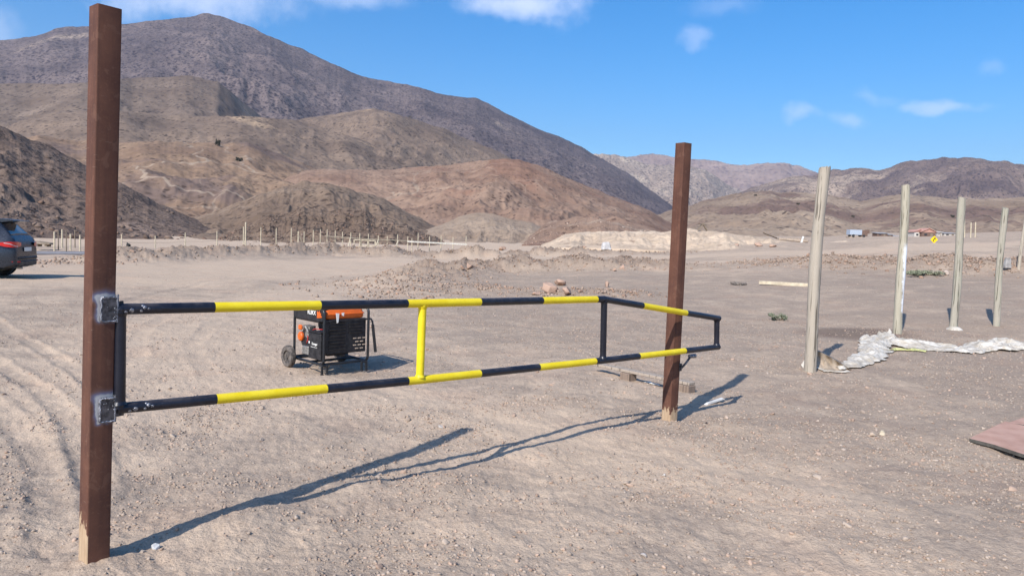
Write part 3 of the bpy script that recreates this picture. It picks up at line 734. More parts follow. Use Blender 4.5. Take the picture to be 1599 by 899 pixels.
# local: x along the right face, y backwards along the left face (y > 0), corner at origin
q = MB()
for x in (0.0, GW):                          # two side hoops of the frame in planes x = const
    c = .06
    pts = [(x, c, Z0)]
    for k in range(5): a_ = R(90 * k / 4); pts.append((x, c - c * math.sin(a_), Z0 + c - c * math.cos(a_)))
    pts += [(x, 0, GH - c)]
    for k in range(1, 5): a_ = R(90 * k / 4); pts.append((x, c - c * math.cos(a_), GH - c + c * math.sin(a_)))
    pts += [(x, GL - c, GH)]
    for k in range(1, 5): a_ = R(90 * k / 4); pts.append((x, GL - c + c * math.sin(a_), GH - c + c * math.cos(a_)))
    pts += [(x, GL, Z0 + c)]
    for k in range(1, 5): a_ = R(90 * k / 4); pts.append((x, GL - c + c * math.cos(a_), Z0 + c - c * math.sin(a_)))
    pts += [(x, c, Z0)]
    q.tube(pts, r_, 10)
for (y, z) in ((.03, Z0 + .004), (GL - .03, Z0 + .004), (.06, GH), (GL - .06, GH), (GL * .45, Z0 + .0)):
    q.tube([(0, y, z), (GW, y, z)], r_ * .95, 10)
q.build('frame', M_gblk, gen, smooth=45)
# shroud strip along the top of the left face with the lettering
q = MB(); q.box((-.012, GL * .5, GH - .07), (.02, GL - .02, .15), bev=.006); q.box((.05, GL * .55, GH - .14), (.12, GL * .8, .05), bev=.01)
shroud = q.build('control_shroud', M_gdark, gen, smooth=35)
def text(txt, size, parent, mat_, M, name='lettering'):
    cu = bpy.data.curves.new(name, 'FONT'); cu.body = txt; cu.size = size; cu.extrude = .0012; cu.offset = size * .02; cu.align_x = 'CENTER'; cu.align_y = 'CENTER'
    to = bpy.data.objects.new('tmp', cu); COL.objects.link(to); bpy.context.view_layer.update()
    dg = bpy.context.evaluated_depsgraph_get(); me = bpy.data.meshes.new_from_object(to.evaluated_get(dg)); bpy.data.objects.remove(to)
    me.name = name; me.transform(M); me.materials.clear(); return link(name, me, mat_, parent)
def face_left(x, y, z):     # text plane on the left face, read from -x side; reading direction is -y
    M = Matrix(((0, 0, -1, x), (-1, 0, 0, y), (0, 1, 0, z), (0, 0, 0, 1))); return M
text('KLIKX', .066, shroud, M_white, face_left(-.024, GL * .36, GH - .055))
q = MB(); q.prism([(-.03, -.045), (.035, -.04), (.075, -.03), (.05, -.008), (.055, .02), (.03, .012), (.022, .045), (0, .02), (-.03, .035)], -.001, .004, face_left(-.024, GL * .13, GH - .06)); q.build('orange_emblem', M_orange, shroud)
q = MB(); q.prism([(-.06, -.018), (.05, -.014), (.07, .006), (.03, .018), (-.07, .014)], -.001, .004, face_left(-.024, GL * .84, GH - .03))
q.build('orange_emblem', M_orange, shroud)
# fuel tank
q = MB()
def rrect(cx, cy, hx, hy, rad, n=5):
    out = []
    for sx, sy, a0 in ((1, 1, 0), (-1, 1, 90), (-1, -1, 180), (1, -1, 270)):
        for k in range(n): a_ = R(a0 + 90 * k / (n - 1)); out.append((cx + sx * (hx - rad) + rad * math.cos(a_), cy + sy * (hy - rad) + rad * math.sin(a_)))
    return out
lv = [(.86, GH - .125), (.97, GH - .118), (1, GH - .10), (1.0, GH - .07), (1.035, GH - .066), (1.035, GH - .058), (.99, GH - .05), (.95, GH - .02), (.86, GH + .006), (.6, GH + .014), (.1, GH + .016)]
nn = 20; b0 = len(q.v)
for (k, z) in lv:
    for (x, y) in rrect(GW * .49, GL * .5, GW * .455 * k, GL * .47 * k, .06 * k): q.v.append((x, y, z))
for i in range(len(lv) - 1):
    for j in range(nn): q.f.append((i * nn + j, i * nn + (j + 1) % nn, (i + 1) * nn + (j + 1) % nn, (i + 1) * nn + j)); q.m.append(0)
q.f.append(tuple(range(nn))[::-1]); q.m.append(0); q.f.append(tuple((len(lv) - 1) * nn + j for j in range(nn))); q.m.append(0)
tank = q.build('fuel_tank', M_orange, gen, smooth=35)
q = MB(); q.lathe([(0, .04), (.035, .04), (.04, .03), (.04, 0)], (GW * .5, GL * .5, GH + .014), (0, 0, 1), 18); q.build('fuel_cap', M_gblk, tank, smooth=40)
# end cover on the right face with louvres
q = MB()
q.box((GW * .49, .03, Z0 + .315), (GW * .95, .03, .40), bev=.008)
for k in range(9): q.box((GW * .30, .008, Z0 + .17 + .038 * k), (GW * .36, .018, .012), rot=Euler((R(25), 0, 0)))
for k in range(4): q.box((GW * .72, .009, Z0 + .35 + .035 * k), (GW * .30, .018, .012), rot=Euler((R(25), 0, 0)))
q.box((GW * .5, .012, Z0 + .50), (GW * .95, .02, .02))
cov = q.build('end_cover', M_gdark, gen, smooth=30)
M_gap = simple('painted_sunlit_gap', (.42, .33, .25), .9)  # solid tabs; sunlit ground beyond the slots is painted as their colour
for i in range(4):
    for j in range(3 if i % 2 else 2):
        q = MB(); q.box((GW * (.70 + .11 * j + (.0 if i % 2 else .05)), .0115, Z0 + .16 + .04 * i), (.045, .008, .013), bev=.003); q.build('pale_vent_tab', M_gap, cov)
# engine
q = MB()
q.box((GW * .45, GL * .50, Z0 + .20), (.30, .40, .26), bev=.03)
q.lathe([(0, 0), (.115, 0), (.125, .02), (.125, .10), (.10, .12), (0, .12)], (.02, GL * .66, Z0 + .25), (1, 0, 0), 24)
q.build('engine_block', M_gdark, gen, smooth=35)
q = MB()
q.box((.06, GL * .66, Z0 + .36), (.08, .14, .07), bev=.01)
for k in range(7): q.box((.03 + .012 * k, GL * .66, Z0 + .36), (.004, .16, .09))
q.build('cylinder_head', M_alu, gen, smooth=35); q = MB()
q.lathe([(0, 0), (.04, 0), (.05, .02), (.05, .05)], (-.0, GL * .57, Z0 + .31), (1, 0, 0), 14)
q.build('air_intake', M_alu, gen, smooth=35); q = MB(); q.box((.02, GL * .62, Z0 + .12), (.05, .14, .10), bev=.01); q.build('carburettor', M_alu, gen, smooth=35); q = MB(); q.tube([(.0, GL * .5, Z0 + .34), (-.005, GL * .6, Z0 + .40), (.02, GL * .72, Z0 + .38)], .014, 8)
q.build('fuel_pipe', M_alu, gen, smooth=35)
q = MB(); q.lathe([(0, -.012), (.04, -.012), (.055, 0), (.055, .03)], (.0, GL * .80, Z0 + .27), (1, 0, 0), 18); q.build('recoil_starter', M_orange, gen, smooth=35)
q = MB(); q.box((-.005, GL * .78, Z0 + .38), (.03, .07, .06), bev=.01); q.build('choke_cover', M_orange, gen, smooth=35)
q = MB(); q.tube([(.0, GL * .55, Z0 + .30), (-.012, GL * .50, Z0 + .25), (-.01, GL * .56, Z0 + .2), (.01, GL * .5, Z0 + .35), (.0, GL * .3, Z0 + .395), (.02, GL * .1, Z0 + .40)], .005, 6)
q.build('red_cable', simple('red_rubber', (.42, .03, .025), .5), gen, smooth=45)
q = MB(); q.box((.0, GL * .25, Z0 + .20), (.05, GL * .40, .30), bev=.008); q.box((.0, GL * .25, Z0 + .365), (.06, GL * .42, .018), bev=.004)
pan = q.build('battery_box', M_gdark, gen, smooth=35)
text('Energer', .038, pan, M_white, face_left(-.026, GL * .24, Z0 + .225))
q = MB(); q.box((-.026, GL * .42, Z0 + .235), (.003, .022, .026)); q.box((-.026, GL * .26, Z0 + .188), (.002, .14, .004)); q.build('panel_print', M_white, pan)
# tags, muffler, air box, alternator
q = MB(); q.prism([(-.02, .06), (.024, .055), (.014, -.05), (-.005, -.055)], -.002, .002, Matrix.Translation((GW * .27, -.012, Z0 + .53)) @ Euler((R(90), 0, 0)).to_matrix().to_4x4())
q.prism([(-.02, .018), (.016, .022), (.01, -.02), (-.012, -.012)], -.002, .002, Matrix.Translation((GW * .40, -.008, Z0 + .57)) @ Euler((R(90), 0, 0)).to_matrix().to_4x4())
q.build('paper_tag', M_white, gen)
q = MB(); q.lathe([(0, 0), (.12, 0), (.14, .02), (.14, .20), (.11, .24), (0, .24)], (GW * .5, .07, Z0 + .22), (0, 1, 0), 24); q.build('alternator', M_gdark, gen, smooth=40)
q = MB(); q.tube([(GW * .2, GL * .4, Z0 + .43), (GW * .8, GL * .4, Z0 + .43)], .07, 18); q.build('muffler', M_gdark, gen, smooth=40)
q = MB(); q.tube([(.02, .12, Z0 - .03), (.14, .12, Z0 - .03)], .028, 14); q.build('drain_canister', M_alu, gen, smooth=40)
# wheels at the far end, legs at the near end
WS = 1.36
def gwheel(x):
    c_ = Vector((x, GL + .015, .095 * WS)); q = MB()
    prof = [(.052, -.026), (.075, -.032), (.088, -.03), (.095, -.02), (.0965, -.012), (.093, -.010), (.093, -.006), (.0965, -.004), (.0965, .004), (.093, .006), (.093, .010), (.0965, .012), (.095, .02), (.088, .03), (.075, .032), (.052, .026)]
    prof = [(a_ * WS, b_ * 1.15) for a_, b_ in prof]; q.lathe(prof, c_, (1, 0, 0), 36)
    w_ = q.build('wheel', M_tyre, gen, smooth=40)
    q = MB(); q.lathe([(a_ * WS, b_) for a_, b_ in [(.0, -.02), (.018, -.024), (.02, -.012), (.05, -.012), (.054, -.022), (.054, .022), (.05, .012), (.02, .012), (.018, .024), (0, .02)]], c_, (1, 0, 0), 24)
    for k in range(5):
        a_ = R(72 * k); q.box(c_ + Vector((0, math.cos(a_) * .035 * WS, math.sin(a_) * .035 * WS)), (.03, .044, .014), rot=Euler((a_, 0, 0)))
    q.build('rim', M_tyre, w_, smooth=35)
gwheel(-.065); gwheel(GW + .06)
q = MB(); q.tube([(-.06, GL + .015, .129), (GW + .06, GL + .015, .129)], .009, 10); q.build('axle', M_gblk, gen, smooth=40)
for x in (-.02, GW * .86):
    q = MB()
    for dx in (0, .055):
        q.box((x + dx, .0 - dx * .3, Z0 * .5 - .002), (.024, .02, Z0 + .005), bev=.004)
    q.box((x + .0275, -.008, Z0 - .005), (.085, .03, .02), bev=.004)
    for dx in (0, .055): q.box((x + dx, -.0 - dx * .3, .006), (.034, .034, .014), bev=.005)
    q.build('leg', M_gblk, gen, smooth=35)
for x in (GW + .03, ):
    q = MB(); q.tube([(GW + .0, .02, Z0 + .50), (GW + .035, .0, Z0 + .50), (GW + .05, -.01, Z0 + .47), (GW + .10, -.015, Z0 + .10)], .012, 10)
    q.tube([(GW + .055, -.01, Z0 + .43), (GW + .10, -.015, Z0 + .10)], .018, 12)
    q.build('carry_handle', M_gblk, gen, smooth=40)

# ------------------------------------------------------------------ wooden fence posts
def wood_mat(name, a, b, whiteband=None, green=0.0):
    mm, t = mat(name); v = oc(t)
    st = t.noise(t.vec('MULTIPLY', v, (1, 1, .06)), 55, 6, .65); n = t.noise(v, 3.5, 5, .6); cr = t.noise(t.vec('MULTIPLY', v, (1, 1, .035)), 34, 3, .6, .4)
    col = t.mix(t.math('ADD', t.math('MULTIPLY', st, .7), t.math('MULTIPLY', n, .3)), a, b)
    col = t.mix(t.math('MULTIPLY', t.step(cr, .57, .63), .8), col, tuple(x * .33 for x in a))
    kd = t.vor(t.vec('MULTIPLY', v, (1, 1, .55)), 4.2); col = t.mix(t.math('MULTIPLY', t.math('SUBTRACT', 1.0, t.step(kd, .05, .11)), .75), col, tuple(x * .4 for x in a))
    if green: col = t.mix(t.math('MULTIPLY', t.step(n, .45, .7), green), col, (.25, .30, .19))
    if whiteband:
        sp_ = t.n('ShaderNodeSeparateXYZ', {0: v}); z0, z1 = whiteband
        zz = t.math('ADD', sp_.outputs[2], t.math('MULTIPLY', t.math('SUBTRACT', t.noise(v, 7, 4, .6), .5), .25))
        k = t.math('MULTIPLY', t.math('MULTIPLY', t.step(zz, z0, z0 + .08), t.math('SUBTRACT', 1.0, t.step(zz, z1, z1 + .2))), t.step(t.math('ADD', sp_.outputs[0], t.math('MULTIPLY', t.math('SUBTRACT', t.noise(v, 11, 3), .5), .1)), -.02, .03))
        col = t.mix(k, col, (.80, .80, .80))
    finish(t, col, .85, t.math('ADD', st, t.math('MULTIPLY', cr, -.6)), .55, .008, spec=.2); return mm
M_wood = wood_mat('weathered_pine', (.30, .25, .19), (.52, .455, .365))
M_woodg = wood_mat('greenish_pine', (.27, .24, .185), (.48, .435, .35), green=.22)
M_woodw = wood_mat('whitewashed_pine', (.33, .29, .21), (.53, .48, .37), whiteband=(.35, 1.55))
M_woodf = simple('pale_lumber', (.52, .44, .31), .85, .2, 6)
def fence_post(pb, pt, wpx, depth, mm, label, seed, flat=False):
    b_ = D(pb[0], pb[1], depth); zg = gz(b_.x, b_.y); b_.z = zg; t_ = D(pt[0], pt[1], depth)
    rad = wpx / FPX * depth / 2; Hh = (t_ - b_).length; rng = random.Random(seed); q = MB(); n = 20; zs = [-.3] + list(np.linspace(0, Hh, 22))
    for i, z in enumerate(zs):
        tt = z / Hh; rr = rad * (1.06 - .10 * tt) * (1 + .035 * math.sin(z * 5 + seed) + .02 * math.sin(z * 13 + seed * 3)); ox = .02 * math.sin(z * 1.9 + seed * 2) * rad / .07; oy = .01 * math.cos(z * 2.4 + seed)
        for j in range(n):
            an = 2 * math.pi * j / n; k = 1 + .05 * math.sin(3 * an + seed) + .02 * math.sin(7 * an + z * 3)
            zz = z + (rng.uniform(-.012, .012) + .012 * math.cos(an + seed) if i == len(zs) - 1 else 0)
            q.v.append((ox + math.cos(an) * rr * k, oy + math.sin(an) * rr * k, zz))
    for i in range(len(zs) - 1):
        for j in range(n): q.f.append((i * n + j, i * n + (j + 1) % n, (i + 1) * n + (j + 1) % n, (i + 1) * n + j)); q.m.append(0)
    q.f.append(tuple((len(zs) - 1) * n + j for j in range(n))); q.m.append(0)
    o = q.build('fence_post', mm, None, smooth=50); o.matrix_world = frame_matrix(b_, t_ - b_, (1, 0, 0))
    tag(o, label, 'post', 'round wooden fence posts on the right'); return o
def zdepth(px, py):
    return G(px, py).y
fence_post((1263, 580), (1286.5, 262), 17.5, zdepth(1263, 580), M_wood, 'nearest and thickest wooden fence post, a white sack caught round its foot', 1)
fence_post((1402, 521), (1413.5, 290), 12.5, zdepth(1401, 521), M_woodw, 'wooden fence post with white paint down its right side', 2)
fence_post((1488, 512), (1503, 309), 11.5, zdepth(1489, 513), M_woodg, 'greenish wooden fence post standing on a small white lump, next right of the whitewashed one', 3)
fence_post((1554, 509), (1569.5, 325), 9.5, zdepth(1554, 509), M_woodg, 'thinner grey wooden fence post, nearest the right end of the white sheets', 4)
fence_post((1591, 422), (1604, 318), 4.5, zdepth(1590, 422), M_wood, 'thin far fence post at the right edge beside a small grey box', 5)
bx_ = G(1590, 420); q = MB(); q.box((0, 0, .18), (.24, .2, .36), bev=.03, taper=.8); q.box((.0, 0, .37), (.15, .14, .05), bev=.01)
bx = q.build('marker_block', simple('grey_concrete', (.30, .28, .26), .9), None, smooth=35); bx.location = bx_ + Vector((-.35, .1, 0)); tag(bx, 'small grey block at the foot of the far right fence post', 'block')

# ------------------------------------------------------------------ crumpled white sacking
def cloth_mat(name, a, b, back, blue=0.0):
    mm, t = mat(name); v = oc(t); n = t.noise(v, 6, 6, .65); n2 = t.noise(v, 30, 4, .6); wv = t.noise(t.vec('MULTIPLY', v, (2, 9, 5)), 9, 5, .7, 1.0)
    col = t.mix(t.step(n, .35, .65), a, b); col = t.mix(t.math('MULTIPLY', t.step(n2, .5, .7), .5), col, (.33, .255, .18)); col = t.mix(t.math('MULTIPLY', t.step(wv, .58, .68), .6), col, (.24, .18, .13))
    if blue: col = t.mix(t.math('MULTIPLY', t.step(t.noise(v, 2.2, 3), .56, .62), blue), col, (.27, .30, .31))
    g = t.n('ShaderNodeNewGeometry').outputs['Backfacing']; col = t.mix(g, col, back)
    finish(t, col, .75, t.math('ADD', wv, n2), .6, .012, spec=.3); return mm
M_cloth = cloth_mat('dirty_white_sacking', (.42, .36, .28), (.66, .61, .53), (.33, .26, .19))
M_cloth2 = cloth_mat('white_sacking_stained', (.42, .36, .28), (.66, .61, .53), (.33, .26, .19), .8)
M_band = simple('yellowish_band', (.50, .49, .20), .8, .25, 12)
def sheet(name, path, wid, hgt, mm, seed, nu=190, nv=60, freq=3.2, parent=None):
    """path: (px,py) of its centreline on the ground; wid in m; hgt: fold height along the path"""
    P = np.array([tuple(G(a, b_)) for a, b_ in path]); L = np.concatenate([[0], np.cumsum(np.hypot(np.diff(P[:, 0]), np.diff(P[:, 1])))])
    u = np.linspace(0, L[-1], nu); cx = np.interp(u, L, P[:, 0]); cy = np.interp(u, L, P[:, 1]); ww = np.interp(u, L, wid); hh = np.interp(u, L, hgt)
    k = 9; ker = np.ones(k) / k
    cx = np.convolve(np.pad(cx, k // 2, 'edge'), ker, 'valid'); cy = np.convolve(np.pad(cy, k // 2, 'edge'), ker, 'valid')
    tx = np.gradient(cx); ty = np.gradient(cy); tl = np.hypot(tx, ty); nx = -ty / tl; ny = tx / tl
    v = np.linspace(-1, 1, nv); U, Vv = np.meshgrid(u, v, indexing='ij')
    e = 1 + .35 * fbm(U * 2.5, np.sign(Vv) * 3 + seed, 3, seed) + .12 * gn(U * 11, np.sign(Vv) * 5., seed + 5)
    off = Vv * ww[:, None] / 2 * e + .12 * ww[:, None] * gn(U * 2.2, Vv * 1.5, seed + 9)
    X = cx[:, None] + nx[:, None] * off; Y = cy[:, None] + ny[:, None] * off
    X = X + .05 * gn(X * 6, Y * 6, seed + 1); Y = Y + .05 * gn(X * 6 + 9, Y * 6, seed + 2)
    g = ground_raw(X.ravel(), Y.ravel())[0].reshape(X.shape)
    wu = U + .25 * gn(U * 1.7, off * 3, seed + 4); wo = off + .12 * gn(U * 2.3, off * 2, seed + 14)
    A_ = ridged(wu * 1.25 + 5, wo * freq * .95, 2, seed + 6, .45); A2 = ridged(wu * 3.2 + wo * 5, wo * 6 - wu * 2.2, 2, seed + 8, .5); A3 = fbm(U * 2.1, off * 2.2, 2, seed + 11)
    Z = hh[:, None] * (np.clip(A_, 0, 1) ** 1.1 * .62 + .10 * np.clip(A2, 0, 1) + .30 * A3 + .16) * (1 - .8 * np.abs(Vv) ** 3)
    Z = np.maximum(Z, .004) + .01
    V_ = np.stack([X.ravel(), Y.ravel(), (g + Z).ravel()], -1); F = grid_faces(nu, nv)
    me = np_mesh(name, V_, F); o = link(name, me, mm, parent, smooth=True)
    so = o.modifiers.new('thick', 'SOLIDIFY'); so.thickness = .004; return o
s1 = sheet('white_sheet', [(1300, 577), (1330, 573), (1352, 562), (1368, 548), (1366, 536), (1350, 531)], [.14, .26, .36, .44, .44, .2], [.05, .08, .11, .13, .17, .12], M_cloth, 3)
tag(s1, 'bundled end of dirty white sacking on the gravel right of the nearest fence post', 'sheet', 'dirty white sacking on the ground')
s2 = sheet('white_sheet', [(1384, 532), (1410, 541), (1440, 544), (1470, 546), (1505, 550), (1520, 551)], [.4, .7, .7, .6, .5, .3], [.24, .16, .12, .11, .12, .04], M_cloth, 14)
tag(s2, 'longest strip of white sacking, its heap at the foot of the whitewashed post', 'sheet', 'dirty white sacking on the ground')
s3 = sheet('white_sheet', [(1506, 552), (1530, 548), (1555, 543), (1580, 541), (1592, 544), (1598, 546)], [.2, .55, .7, .65, .35, .1], [.04, .12, .16, .15, .10, .03], M_cloth2, 25)
tag(s3, 'white sacking with a grey stain at the far right end of the row', 'sheet', 'dirty white sacking on the ground')
s4 = sheet('yellow_band', [(1388, 549), (1400, 548), (1430, 549), (1448, 551)], [.10, .11, .10, .06], [.03, .05, .04, .03], M_band, 31, 60, 10, 6)
tag(s4, 'yellow-green strip of fabric along the front edge of the white sacking', 'fabric strip')
# the flap that hangs from the post foot: a raised curved band
q = MB(); top_ = [(1268, 545), (1280, 549), (1292, 555), (1305, 562), (1318, 570), (1328, 577)]; bot_ = [(1268, 575), (1280, 578), (1292, 579), (1305, 580), (1318, 580.5), (1328, 581)]
n_ = 30; xs_ = np.linspace(1266, 1330, n_); vs = []
for k in range(n_):
    x = xs_[k]; gb = G(x, np.interp(x, [p[0] for p in bot_], [p[1] for p in bot_]))
    yt = np.interp(x, [p[0] for p in top_], [p[1] for p in top_])
    for j in range(9):
        f = j / 8; dep = gb.y + .16 * math.sin(f * 2.2) + .02 * math.sin(x * .4 + j); yy = (gb and np.interp(x, [p[0] for p in bot_], [p[1] for p in bot_])) * (1 - f) + yt * f
        p = D(x, yy, dep); vs.append(p)
    p = D(x, yt - 1.5, gb.y + .30); vs.append(p)
fs = [(i * 10 + j, i * 10 + j + 1, (i + 1) * 10 + j + 1, (i + 1) * 10 + j) for i in range(n_ - 1) for j in range(9)]
q.add(vs, fs); fl = q.build('hanging_flap', simple('brown_sacking', (.33, .26, .19), .85, .25, 9), None, smooth=60)
so = fl.modifiers.new('thick', 'SOLIDIFY'); so.thickness = .006
tag(fl, 'brown stiff flap of sacking curving up against the foot of the nearest fence post', 'sacking')
s5 = sheet('white_sheet', [(1268, 575), (1285, 581), (1305, 583), (1325, 583)], [.05, .08, .09, .05], [.03, .05, .05, .02], M_cloth, 41, 60, 10, 6)
tag(s5, 'narrow white hem on the ground in front of the brown flap', 'sheet', 'dirty white sacking on the ground')
rg = MB(); p0 = G(1254, 575); rg.add([p0 + Vector(v) for v in ((0, 0, .0), (.10, .02, .01), (.12, .05, .10), (.05, .06, .13), (-.02, .03, .04), (.05, .03, .06))], [(0, 1, 5), (1, 2, 5), (2, 3, 5), (3, 4, 5), (4, 0, 5)])
o = rg.build('cloth_scrap', M_cloth); so = o.modifiers.new('thick', 'SOLIDIFY'); so.thickness = .005; tag(o, 'small scrap of white cloth poking out left of the nearest fence post', 'cloth')
wl = MB(); c_ = G(1488, 514); wl.lathe([(0, .07), (.08, .06), (.13, .03), (.15, 0)], (0, 0, -.01), (0, 0, 1), 14); o = wl.build('white_lump', M_cloth, None, c_ + Vector((0, -.05, 0)), smooth=60); tag(o, 'flat white lump at the foot of the greenish fence post', 'lump')

# ------------------------------------------------------------------ boards and planks
M_redb = simple('red_primer_board', (.47, .27, .195), .85, .16, 5, dust=.25)
M_edge = simple('dark_board_edge', (.10, .09, .075), .9, .3, 20)
def board(pxs, th_, lift, label, name='red_board'):
    P = [G(*p) for p in pxs]; n = len(P); zt = [p.z + l_ for p, l_ in zip(P, lift)]; q = MB()
    top_ = [Vector((p.x, p.y, z)) for p, z in zip(P, zt)]; bt = [v - Vector((0, 0, th_)) for v in top_]
    q.add(top_ + bt, [tuple(range(n))], 0); b0 = 0
    q.add(top_ + bt, [tuple(range(n, 2 * n))[::-1]] + [(i, n + i, n + (i + 1) % n, (i + 1) % n) for i in range(n)], 1)
    o = q.build(name, [M_redb, M_edge]); tag(o, label, 'board', 'reddish boards at the right edge'); return o
board([(1513, 693), (1540, 680), (1569, 668), (1640, 683), (1760, 720), (1700, 760), (1599, 721), (1550, 704)], .028, [.045, .05, .06, .05, .05, .05, .06, .05], 'large flat reddish board lying on the gravel at the right edge')
board([(1575, 665), (1610, 655), (1700, 668), (1680, 682)], .025, [.035, .05, .04, .04], 'smaller reddish board just behind the large one at the right edge')
M_plank = wood_mat('grey_plank', (.30, .235, .18), (.47, .39, .31))
P1 = G(930, 580); P2 = G(1080, 613); v = P2 - P1; ang_ = math.atan2(v.y, v.x); L_ = v.to_2d().length
c_ = (P1 + P2) / 2
pk = empty('plank_on_blocks', (c_.x, c_.y, gz(c_.x, c_.y)), ang_); tag(pk, 'weathered plank propped on two wooden blocks behind the right gate post', 'plank')
q = MB(); q.box((0, 0, .105), (L_, .11, .032), bev=.004); q.build('plank', M_plank, pk, smooth=30)
for f, nm in ((-.12, 'block'), (.46, 'block')):
    q = MB(); q.box((f * L_, -.02, .042), (.15, .13, .09), bev=.006); q.build(nm, wood_mat('block_wood', (.17, .12, .09), (.33, .25, .19)), pk, smooth=30)
P1 = G(1185, 445); P2 = G(1264, 447); v = P2 - P1; q = MB(); q.box((0, 0, .06), (v.to_2d().length, .05, .11), bev=.006); q.box((v.to_2d().length * .5, .0, .05), (.04, .09, .12), bev=.01)
o = q.build('plank', M_woodf, None, (P1 + P2) / 2, smooth=30); o.rotation_euler = (0, 0, math.atan2(v.y, v.x)); tag(o, 'pale plank lying flat far behind, left of the nearest fence post', 'plank')
P1 = G(1101, 632); P2 = G(1130, 626); v = P2 - P1; q = MB(); q.box((0, 0, .018), (v.to_2d().length, .035, .02), bev=.004, taper=.8)
o = q.build('white_lath', simple('white_lath', (.66, .62, .56), .7), None, (P1 + P2) / 2, smooth=30); o.rotation_euler = (R(6), R(-4), math.atan2(v.y, v.x)); tag(o, 'short white lath on the ground right of the right gate post', 'lath')
for (x, y, L2, a_) in ((1012, 598, .10, 20), (1022, 601, .12, -25)):
    p = G(x, y); q = MB(); q.box((0, 0, .012), (L2, .03, .012), bev=.003, taper=.7); o = q.build('white_splinter', M_white, None, p, smooth=30); o.rotation_euler = (0, .1, R(a_)); tag(o, 'thin white splinter in front of the propped plank', 'splinter', 'white splinters by the plank')

# ------------------------------------------------------------------ rocks
import bmesh
def ico(sub):
    bm = bmesh.new(); bmesh.ops.create_icosphere(bm, subdivisions=sub, radius=1); V = np.array([v.co[:] for v in bm.verts]); F = np.array([[v.index for v in f.verts] for f in bm.faces]); bm.free(); return V, F
ICO = {k: ico(k) for k in (1, 2, 3, 4)}
def rock_shape(sub, seed, cuts=9, flat=.65):
    rng = np.random.RandomState(seed); V, F = ICO[sub]; V = V.copy()
    for _ in range(cuts):
        n = rng.normal(size=3); n /= np.linalg.norm(n); d = rng.uniform(.35, .8); h = V @ n; V = V - np.outer(np.maximum(h - d, 0), n)
    V += .06 * np.stack([gn(V[:, 0] * 2 + 3 * i, V[:, 1] * 2 + V[:, 2], seed + i) for i in range(3)], 1)
    V *= np.array([rng.uniform(.8, 1.25), rng.uniform(.7, 1.0), flat * rng.uniform(.8, 1.2)]); return V, F
def scatter(name, X, Y, Z, size, mm, sub, seed, label, cat, sink=.25, nshape=10):
    rng = np.random.RandomState(seed); shapes = [rock_shape(sub, seed * 31 + i, 14) for i in range(nshape)]; F0 = shapes[0][1]; nv = len(shapes[0][0])
    SH = np.stack([s_[0] for s_ in shapes]); N = len(X); k = rng.randint(0, nshape, N); V = SH[k]
    a = rng.uniform(0, 2 * np.pi, N); t1 = rng.normal(0, .35, N); t2 = rng.normal(0, .35, N)
    ca, sa = np.cos(a)[:, None], np.sin(a)[:, None]; x, y, z = V[..., 0], V[..., 1], V[..., 2]
    c1, s1_ = np.cos(t1)[:, None], np.sin(t1)[:, None]; y, z = y * c1 - z * s1_, y * s1_ + z * c1
    c2, s2_ = np.cos(t2)[:, None], np.sin(t2)[:, None]; x, z = x * c2 - z * s2_, x * s2_ + z * c2
    x, y = x * ca - y * sa, x * sa + y * ca; sz = np.asarray(size)[:, None]
    P = np.stack([x * sz + X[:, None], y * sz + Y[:, None], z * sz + Z[:, None] + sz * (.4 - sink)], -1).reshape(-1, 3)
    F = (F0[None] + (np.arange(N) * nv)[:, None, None]).reshape(-1, 3)
    o = link(name, np_mesh(name, P, F), mm); tag(o, label, cat, kind='stuff'); return o
rng = np.random.RandomState(4)
def in_view(n, r0, r1, pw=1.0, azr=.66):
    a = rng.uniform(-azr, azr, n); r = r0 + (r1 - r0) * rng.uniform(0, 1, n) ** pw; return r * np.sin(a), r * np.cos(a)
def gravel(n, r0, r1, s0, s1, sub, seed, pw=1.0, clump=.9, thr=0.0):
    x, y = in_view(n, r0, r1, pw); c = fbm(x / 1.1, y / 1.1, 3, 200) + .5 * fbm(x / .35, y / .35, 2, 210) + .35 * np.clip((x + y * .0) / 4, -.3, .8)
    keep = rng.uniform(0, 1, n) < np.clip(.45 + clump * (c - thr), .06, 1)
    for pts, wd, dp in RUTS: keep &= poly_dist(x, y, pts)[0] > wd * rng.uniform(.2, 1.3, n)
    x, y = x[keep], y[keep]; z = ground_raw(x, y)[0]; s = s0 + (s1 - s0) * rng.uniform(0, 1, len(x)) ** 3.3
    return scatter('gravel', x, y, z, s, M_gravel, sub, seed, 'loose grey and beige gravel scattered over the dirt', 'gravel', sink=.3)
gravel(60000, 2.4, 7.5, .004, .022, 1, 1, .85)
gravel(52000, 6, 17, .006, .024, 1, 2, .7)
gravel(12000, 15, 38, .008, .03, 1, 3, .8)
gravel(1500, 2.4, 14, .014, .042, 2, 4, .8)
for bi, (pts, hs, sg) in enumerate(BERMS):
    n = (7000, 8000, 1500, 9000, 1200)[bi]; P = np.array(pts); seg = rng.randint(0, len(P) - 1, n); t = rng.uniform(0, 1, n)[:, None]
    XY = P[seg] * (1 - t) + P[seg + 1] * t + rng.normal(0, sg * .62, (n, 2)); z = ground_raw(XY[:, 0], XY[:, 1])[0]
    s = (.015 + (.12 if bi in (0, 3) else .085) * rng.uniform(0, 1, n) ** 6)
    scatter('rubble', XY[:, 0], XY[:, 1], z, s, M_rubble, 1, 40 + bi, ['brown rubble heaped along the far roadside', 'brown rubble bank in the middle behind the gate', 'low stony rise left of the rubble bank', 'stony rubble bank on the right below the road', 'reddish rubble round the boulders'][bi], 'rubble')
M_rocks = stone_mat('hill_rock', (.09, .062, .048), (.26, .185, .14), 2)
